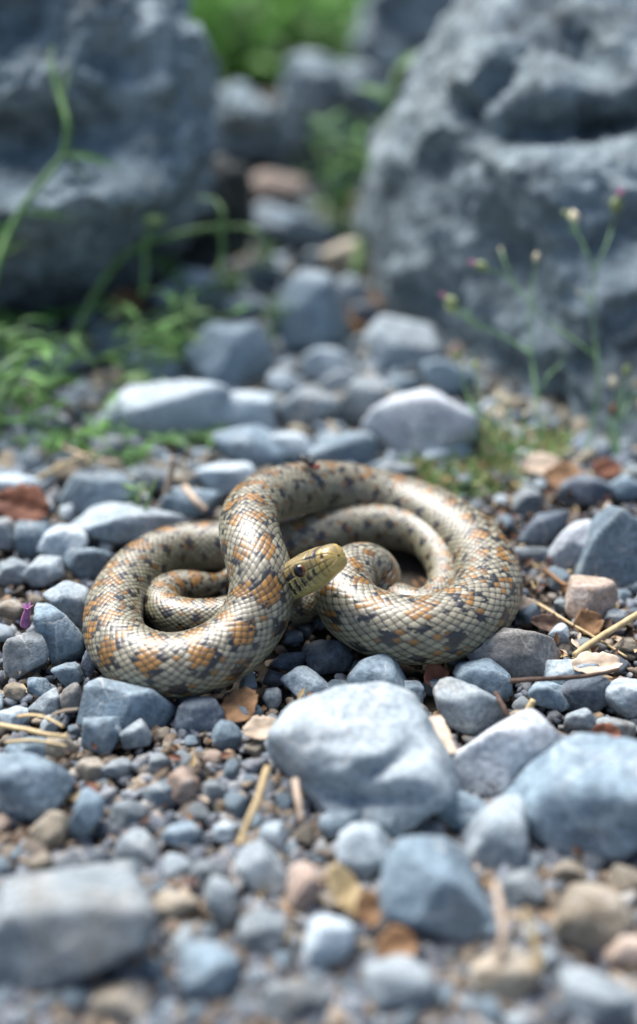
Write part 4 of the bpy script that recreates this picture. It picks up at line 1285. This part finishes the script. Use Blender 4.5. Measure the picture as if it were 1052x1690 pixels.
herb('green herb in the cleft behind the far stones', (562, 400), 12, 62, 220, 60, ['lance', 'blade'], ['leaf', 'leaf_bright'], 39, group='plants in the cleft', lift=0.0)
herb('green tuft at the left foot of the right boulder', (640, 420), 4, 30, 120, 32, ['lance'], ['leaf', 'leaf_deep'], 40, group='plants in the cleft')
herb('small green sprig on the flat stone at the hollow', (395, 500), 4, 50, 50, 30, ['lance', 'broad'], ['leaf', 'leaf_pale'], 41, lift=0.012)
stem_plant('tall pale green grass stem in the cleft', (588, 452), 0.85, [[(588, 452), (598, 392), (608, 320), (624, 230), (648, 150), (660, 110)]], [(640, 165, -0.8, -0.6, 66, 'broad', 'leaf'), (655, 115, 0.7, -0.6, 60, 'broad', 'leaf'), (612, 300, 0.5, -0.8, 60, 'lance', 'leaf_pale'), (650, 200, 0.4, 0.1, 50, 'broad', 'leaf_deep')], r0=11, mat='leaf_pale', name='tall_grass')

herb('loose green sprigs across the stones left of the domed stone', (215, 640), 6, 110, 110, 34, ['lance'], ['leaf', 'leaf_bright'], 51)
herb('tall loose green weed in front of the dark hollow', (330, 540), 5, 90, 130, 34, ['lance'], ['leaf', 'leaf_bright'], 52)
herb('sparse green weed between the wide white stone and the coil', (215, 775), 5, 80, 70, 28, ['lance'], ['leaf', 'leaf_bright'], 53)
herb('feathery green weed beside the long smooth far stone', (440, 470), 5, 70, 90, 26, ['lance'], ['leaf', 'leaf_bright'], 54)
herb('green weed under the leaning stem at the left edge', (30, 600), 7, 90, 100, 40, ['lance', 'broad'], ['leaf', 'leaf_deep'], 55)

# greenery far back between the boulders and beyond
def leaf_mass(name, mat_list, centres, n, leaf, rng, label, flat=1.0, shape=(1, 0.42, 0.28, 0.3), up=0.5):
    V0, Q0 = leaf_geo(*shape, n=3)
    Q0 = np.array(Q0)
    Vs = np.empty((n * len(V0), 3)); Qs = np.empty((n * len(Q0), 4), dtype=np.int64); mi = np.empty(n * len(Q0), dtype=np.int32)
    for k in range(n):
        c, rr_ = centres[rng.randint(len(centres))]
        g = rng.normal(size=3); g = g / np.linalg.norm(g) * rng.uniform(0.35, 1.0) ** 0.5
        pos = np.asarray(c) + g * np.asarray(rr_)
        pos[2] = abs(pos[2])
        d = g + rng.normal(size=3) * 0.6; d[2] += up
        m = np.array(orient(pos, d, (rng.uniform(-.6, .6), rng.uniform(-.8, .2), 1), leaf * rng.uniform(0.5, 1.3)))
        Vs[k * len(V0):(k + 1) * len(V0)] = V0 @ m[:3, :3].T + m[:3, 3]
        Qs[k * len(Q0):(k + 1) * len(Q0)] = Q0 + k * len(V0)
        mi[k * len(Q0):(k + 1) * len(Q0)] = rng.randint(len(mat_list))
    me = mesh_np(name, Vs, Qs)
    for m_ in mat_list: me.materials.append(M[m_])
    me.polygons.foreach_set('material_index', mi)
    return tag(obj(name, me), label, None, None, 'stuff')

cs_ = []
for k in range(60):
    y = VR.uniform(1.5, 3.4); x = VR.uniform(-1.5, 1.5)
    h = 0.10 + 0.05 * (y - 1.4) + VR.uniform(0, 0.06)
    cs_.append(((x, y, h * 0.5), (0.16, 0.14, h * 0.55)))
for k in range(26):
    cs_.append(((VR.uniform(-0.40, 0.25), VR.uniform(1.55, 2.0), VR.uniform(0.0, 0.06)), (0.12, 0.1, 0.08)))
leaf_mass('greenery', ['leaf_bright', 'leaf', 'leaf_bright', 'leaf_bright'], cs_, 8000, 0.06, VR, 'blurred green undergrowth beyond the boulders')

# moss cushion and its dry bits, right behind the snake
mc = []
for (x, y, w) in [(700, 800, 30), (745, 790, 46), (790, 775, 50), (830, 770, 50), (870, 768, 40), (905, 760, 30), (770, 810, 40), (820, 800, 40), (720, 770, 30), (680, 785, 22), (790, 745, 30), (840, 745, 30), (870, 735, 30), (910, 735, 26), (800, 720, 24)]:
    p = at(x, y, 0.0); s_ = pxm(w, depth_of(p))
    mc.append((p, (s_, s_ * 1.1, s_ * 0.55)))
leaf_mass('moss', ['leaf', 'straw', 'bud', 'leaf_bright', 'dry', 'leaf'], mc, 1700, 0.0085, VR, 'low green and yellow moss cushion behind the right coil', shape=(1, 0.16, 0.3, 0.3), up=1.0)
mc2 = []
for k in range(100):
    x, y = (VR.uniform(0, 1050), VR.uniform(1120, 1640)) if k >= 70 else (VR.uniform(660, 1050), VR.uniform(735, 1000)) if k < 42 else (VR.uniform(560, 700), VR.uniform(470, 540)) if k < 46 else (VR.uniform(860, 1050), VR.uniform(980, 1120)) if k < 58 else (VR.uniform(60, 340), VR.uniform(730, 800))
    if in_hole(x, y): continue
    p = at(x, y, 0.0); p[2] = 0.001
    mc2.append((p, (0.012, 0.012, 0.004)))
leaf_mass('leaf_litter', ['dry', 'dry_pale', 'dry', 'dry_red', 'twig', 'straw'], mc2, 1100, 0.0048, VR, 'crumbled brown leaf litter between the stones', shape=(1, 0.5, 0.1, 0.5), up=0.0)

# single pieces of litter
def litter_leaf(px, py, w, h, rot, mat, label, z=0.004, tilt=(0, 0), curl=0.25, seed=0, cat='leaf', name='dry_leaf'):
    rng = np.random.RandomState(seed)
    c = at(px, py, z); dep = depth_of(c)
    n, m = 15, 9
    V = []
    for i in range(n):
        t = i / (n - 1)
        wid = math.sin(math.pi * min(max(t, 0.03), 0.97)) ** 0.55 * (1 + rng.uniform(-0.16, 0.10))
        for j in range(m):
            s = (j / (m - 1) - 0.5) * 2
            x = (t - 0.5); y = 0.5 * s * wid * (1 + rng.uniform(-.04, .04))
            V.append((x, y, 0))
    V = np.array(V)
    zz = curl * (0.6 * V[:, 1] ** 2 * 4 * 0.3 + 0.5 * V[:, 0] ** 2) + 0.10 * fbm(V * 3.0 + seed * 3.7, 3) - 0.05 * np.exp(-(V[:, 1] / 0.05) ** 2)
    sx, sy = pxm(w, dep), pxm(h, dep) / 0.62
    V = np.stack([V[:, 0] * sx, V[:, 1] * sy, zz * max(sx, sy)], 1)
    Q = [(i * m + j, i * m + j + 1, (i + 1) * m + j + 1, (i + 1) * m + j) for i in range(n - 1) for j in range(m - 1)]
    th = 0.0002
    top = V + np.array([0, 0, th]); k = len(V)
    Q = np.array(Q); Q2 = Q[:, ::-1] + k
    edge = [i * m for i in range(n)] + [(n - 1) * m + j for j in range(1, m)] + [i * m + m - 1 for i in range(n - 2, -1, -1)] + [j for j in range(m - 2, 0, -1)]
    side = [(edge[a], edge[(a + 1) % len(edge)], edge[(a + 1) % len(edge)] + k, edge[a] + k) for a in range(len(edge))]
    o = obj(name, mesh_np(name, np.vstack([top, V]), np.vstack([Q, Q2, np.array(side)])), M[mat], None, c)
    o.rotation_euler = (R(tilt[0]), R(tilt[1]), R(rot))
    return tag(o, label, cat)

litter_leaf(396, 1166, 62, 46, -50, 'dry', 'curled brown dry leaf under the left coil', 0.005, (25, 10), 0.5, 3)
litter_leaf(432, 1203, 62, 30, 20, 'dry_pale', 'torn tan dry leaf left of the broad pale stone', 0.006, (15, 0), 0.3, 4)
litter_leaf(38, 834, 96, 44, -12, 'dry_red', 'dark russet leaf at the left edge among pale stones', 0.010, (40, 8), 0.4, 5)
litter_leaf(985, 1097, 84, 34, 8, 'dry_pale', 'bleached pinkish leaf on the stones at the right', 0.010, (12, 0), 0.25, 6)
litter_leaf(970, 1030, 60, 30, 30, 'dry', 'folded brown leaf beside the thick straw', 0.006, (35, 0), 0.6, 7)
litter_leaf(960, 1068, 46, 24, 60, 'dry_pale', 'small cream leaf scrap under the crossing straws', 0.005, (10, 20), 0.3, 8)
litter_leaf(935, 790, 74, 34, -25, 'dry', 'orange-brown leaf behind the white rough stone', 0.006, (30, 0), 0.5, 9)
litter_leaf(1000, 775, 60, 26, 30, 'dry_red', 'dark curled leaf at the right edge behind the stones', 0.006, (25, 0), 0.5, 10)
litter_leaf(895, 768, 70, 30, 15, 'dry_pale', 'bleached strip of bark behind the moss cushion', 0.008, (20, 0), 0.4, 11)
litter_leaf(650, 492, 84, 40, -20, 'dry', 'orange leaf far back beside the right boulder', 0.012, (35, 0), 0.4, 12)
litter_leaf(572, 520, 54, 50, 70, 'dry', 'orange-brown leaf far back beside the tall rounded stone', 0.012, (40, 0), 0.4, 13)
litter_leaf(212, 500, 70, 34, 55, 'dry', 'orange-brown leaf at the foot of the arching stem', 0.012, (40, 0), 0.4, 14)
litter_leaf(870, 1000, 40, 22, 10, 'dry_pale', 'pale curled scrap beside the right coil', 0.004, (20, 0), 0.6, 15)
litter_leaf(905, 1030, 56, 20, -15, 'twig', 'dark curled leaf right of the coil', 0.005, (30, 0), 0.7, 16)
litter_leaf(570, 1470, 54, 60, 40, 'straw', 'yellow blurred leaf in the centre foreground', 0.008, (35, 0), 0.3, 17)
litter_leaf(610, 1500, 46, 40, 10, 'dry', 'brown blurred leaf left of the foreground block', 0.008, (35, 0), 0.3, 18)
litter_leaf(655, 1562, 70, 40, 10, 'dry', 'brown blurred leaf under the foreground block', 0.006, (25, 0), 0.3, 19)
litter_leaf(445, 905, 1, 1, 0, 'dry', 'x', seed=20) if False else None
litter_leaf(720, 1122, 52, 36, 30, 'dry_red', 'crumpled reddish leaf under the right coil', 0.004, (30, 10), 0.9, 21)
litter_leaf(1000, 1212, 48, 24, 0, 'dry_red', 'small reddish leaf on the right edge above the big blurred stone', 0.008, (30, 0), 0.5, 22)
litter_leaf(925, 1000, 1, 1, 0, 'dry', 'x') if False else None

def stick(pts, r_px, mat, label, name='straw', cat='straw', taper=0.7, nodes=True):
    P = [at(x, y, z) for x, y, z in pts]
    dep = depth_of(P[0])
    C = catmull(np.array(P), 10)
    C = C + 0.0004 * np.stack([fbm(C * 90 + 7 * k, 2) for k in range(3)], 1)
    t = np.linspace(0, 1, len(C))
    rad = pxm(r_px, dep) * (1 - (1 - taper) * t) * (1 + 0.10 * noise3(np.stack([t * 9, 0 * t + r_px, 0 * t], 1)))
    c0 = C[0].copy()
    V, f = tube(C - c0, rad, 9)
    o = obj(name, mesh_np(name, V, f), M[mat], None, c0)
    return tag(o, label, cat)

stick([(948, 1082, 0.006), (1000, 1046, 0.009), (1066, 1006, 0.012)], 6.0, 'straw', 'thick pale straw lying at the right edge', taper=0.9)
stick([(888, 996, 0.006), (930, 1022, 0.007), (975, 1048, 0.006), (1035, 1084, 0.004)], 3.0, 'straw', 'thin golden straw crossing below the thick one')
stick([(900, 940, 0.004), (928, 962, 0.007), (940, 966, 0.008)], 4.0, 'dry', 'short reddish stalk behind the right coil', 'stalk', 'stalk')
stick([(985, 870, 0.004), (998, 845, 0.010), (1006, 830, 0.013)], 5.0, 'dry_pale', 'short tan stalk leaning behind the faceted stone', 'stalk', 'stalk')
stick([(878, 960, 0.003), (884, 972, 0.006), (890, 955, 0.010)], 1.6, 'straw', 'fine bent straw fibre beside the right coil')
stick([(842, 1124, 0.012), (900, 1120, 0.014), (960, 1116, 0.014), (1020, 1105, 0.012)], 4.5, 'twig', 'long dark reddish twig below the rounded brown-grey stone', 'twig', 'twig')
stick([(846, 1200, 0.004), (832, 1170, 0.010), (818, 1142, 0.013)], 5.0, 'twig', 'short brown twig standing beside the notched blue stone', 'twig', 'twig')
stick([(868, 1180, 0.006), (880, 1155, 0.012)], 7.0, 'straw', 'stubby pale straw piece behind the white stone')
stick([(441, 1268, 0.012), (428, 1310, 0.012), (412, 1350, 0.010), (396, 1396, 0.006)], 6.5, 'straw', 'tan straw stem lying on the fine gravel in front', taper=0.85)
stick([(487, 1288, 0.014), (492, 1320, 0.013), (498, 1352, 0.010)], 7.0, 'wood', 'pale dry stalk at the left foot of the broad pale stone', 'stalk', 'stalk')
stick([(0, 1196, 0.008), (40, 1204, 0.010), (80, 1212, 0.011), (112, 1216, 0.010)], 4.5, 'straw', 'pale dry grass blade at the left edge')
stick([(30, 1182, 0.010), (70, 1182, 0.013), (105, 1200, 0.012)], 3.0, 'straw', 'thin curved dry grass above the pale blade')
stick([(10, 1226, 0.008), (60, 1222, 0.010), (110, 1232, 0.009)], 3.2, 'straw', 'thin dry grass below the pale blade')
stick([(80, 1190, 0.008), (95, 1176, 0.012), (130, 1170, 0.014)], 3.0, 'dry_pale', 'short curled dry grass touching the flat-topped stone')
stick([(272, 830, 0.004), (280, 795, 0.016), (286, 755, 0.028)], 7.0, 'wood', 'pale broken stalk standing behind the left coil', 'stalk', 'stalk')
stick([(305, 805, 0.012), (322, 825, 0.010), (340, 842, 0.006)], 7.0, 'wood', 'short pale stick behind the left coil', 'stick', 'stick')
stick([(235, 860, 0.006), (246, 825, 0.02), (258, 790, 0.03)], 3.0, 'leaf_pale', 'pale green grass blade leaning behind the left coil', 'grass', 'grass')
stick([(60, 790, 0.004), (120, 760, 0.012), (160, 745, 0.014)], 4.0, 'straw', 'dry stalk under the leafy herb on the left', 'stalk', 'stalk')
stick([(100, 735, 0.004), (140, 752, 0.010), (200, 765, 0.010)], 4.0, 'wood', 'brownish stalk under the leafy herb', 'stalk', 'stalk')
stick([(820, 1600, 0.008), (832, 1540, 0.016), (818, 1455, 0.02)], 9.0, 'wood', 'blurred pale stalk in the right foreground', 'stalk', 'stalk')
stick([(890, 1600, 0.01), (880, 1540, 0.016), (866, 1500, 0.02)], 9.0, 'straw', 'blurred yellowish stalk beside the corner rock', 'stalk', 'stalk')
stick([(720, 1186, 0.010), (726, 1165, 0.0)], 2.0, 'dry', 'tiny brown stalk behind the wood splinter', 'stalk', 'stalk')

def splinter(pts, w_px, mat, label):
    P = [at(*q) for q in pts]; dep = depth_of(P[0])
    C = catmull(np.array(P), 6)
    c0 = C[0].copy()
    V, f = tube(C - c0, pxm(w_px, dep) * np.linspace(1, 0.8, len(C)), 6, True, 0.35)
    V = V + 0.0006 * np.stack([noise3(V * 300 + k * 9.1) for k in range(3)], 1)
    return tag(obj('wood_splinter', mesh_np('wood_splinter', V, f, False), M[mat], None, c0), label, 'wood')
splinter([(716, 1184, 0.014), (730, 1212, 0.013), (744, 1244, 0.011)], 15, 'wood', 'flat pale wood splinter left of the white stone')

# violet petals on the blocky stone at the left edge
vb = at(42, 1032, 0.016)
vr = root_at('fallen_flower', vb, 'shrivelled violet flower on the blocky stone at the left edge', 'flower')
add_tube(vr, 'stem', [vb, vb + np.array([0.0008, 0, 0.004]), vb + np.array([0.0022, 0, 0.008])], 0.0022, 0.0012, 'violet', 8)
for k in range(4):
    a = k * 1.26
    add_leaf(vr, 'broad', 'violet', vb + np.array([0.002, 0, 0.0075]), (0.8 * math.cos(a), 0.8 * math.sin(a), 1.2), 0.0036)

# ------------------------------------------------------------------ the fly on the snake's back
def fly():
    px_, py_ = to_px(SN['C'])
    cand = np.where((SN['C'][:, 2] > 0.022) & (np.abs(px_ - 488) < 3) & (py_ < 860))[0]
    i = int(cand[len(cand) // 2])
    up = UPV * 0.65 - FWD * 0.9; up /= np.linalg.norm(up)
    t = SN['T'][i]; up = up - t * (up @ t); up /= np.linalg.norm(up)
    base = SN['C'][i] + up * (SN['rad'][i] * 1.02)
    r = root_at('fly', base, 'small dark fly with red eyes sitting on top of the snake', 'fly')
    fx = np.array([0.72, -0.35, 0.25]); fx -= up * (fx @ up); fx /= np.linalg.norm(fx)
    fy = np.cross(up, fx)
    B3 = np.stack([fx, fy, up], 1)
    def mt(n, c, rough=0.35):
        m, nt, b = new_mat(n); b.inputs['Base Color'].default_value = (*c, 1); b.inputs['Roughness'].default_value = rough; return m
    dk, gr, rd, wg = mt('fly_dark', (0.012, 0.012, 0.014)), mt('fly_grey', (0.03, 0.03, 0.033), 0.5), mt('fly_eye', (0.30, 0.035, 0.02)), mt('fly_wing', (0.06, 0.055, 0.05), 0.3)
    wg.node_tree.nodes['Principled BSDF'].inputs['Alpha'].default_value = 0.7
    dv, df = ico(3)
    def blob(name, c, rr_, m, parent=r):
        V = (dv * np.array(rr_) + np.array(c)) * 1.9e-3
        return obj(name, mesh_np(name, V @ B3.T, df), m, parent)
    blob('thorax', (0.3, 0, 1.6), (1.25, 0.95, 0.95), gr)
    blob('abdomen', (-1.7, 0, 1.45), (1.5, 0.95, 0.85), dk)
    hd_ = blob('head', (1.75, 0, 1.6), (0.6, 0.85, 0.75), dk)
    for s in (-1, 1):
        blob('eye', (1.95, 0.5 * s, 1.85), (0.55, 0.48, 0.6), rd, hd_)
        lv, lq = leaf_geo(3.8, 1.5, 0.05, 0.05, 8, 0.8)
        a = R(180 - 24 * s)
        c, s_ = math.cos(a), math.sin(a)
        V = np.stack([lv[:, 0] * c - lv[:, 1] * s_ + 0.6, lv[:, 0] * s_ + lv[:, 1] * c + 0.3 * s, lv[:, 2] + 2.35], 1) * 1.9e-3
        obj('wing', mesh_np('wing', V @ B3.T, lq), wg, r)
        for k, (x0, x1) in enumerate(((0.9, 2.3), (0.3, 0.2), (-0.3, -1.9))):
            C = np.array([(x0, 0.5 * s, 1.2), ((x0 + x1) / 2, 1.7 * s, 1.9), (x1, 2.3 * s, 0.3), (x1 * 1.08, 2.8 * s, -0.25)]) * 1.9e-3
            V, f = tube(catmull(C, 6), np.linspace(0.00016, 0.00008, 19), 6)
            obj('leg', mesh_np('leg', V @ B3.T, f), dk, r)
fly()
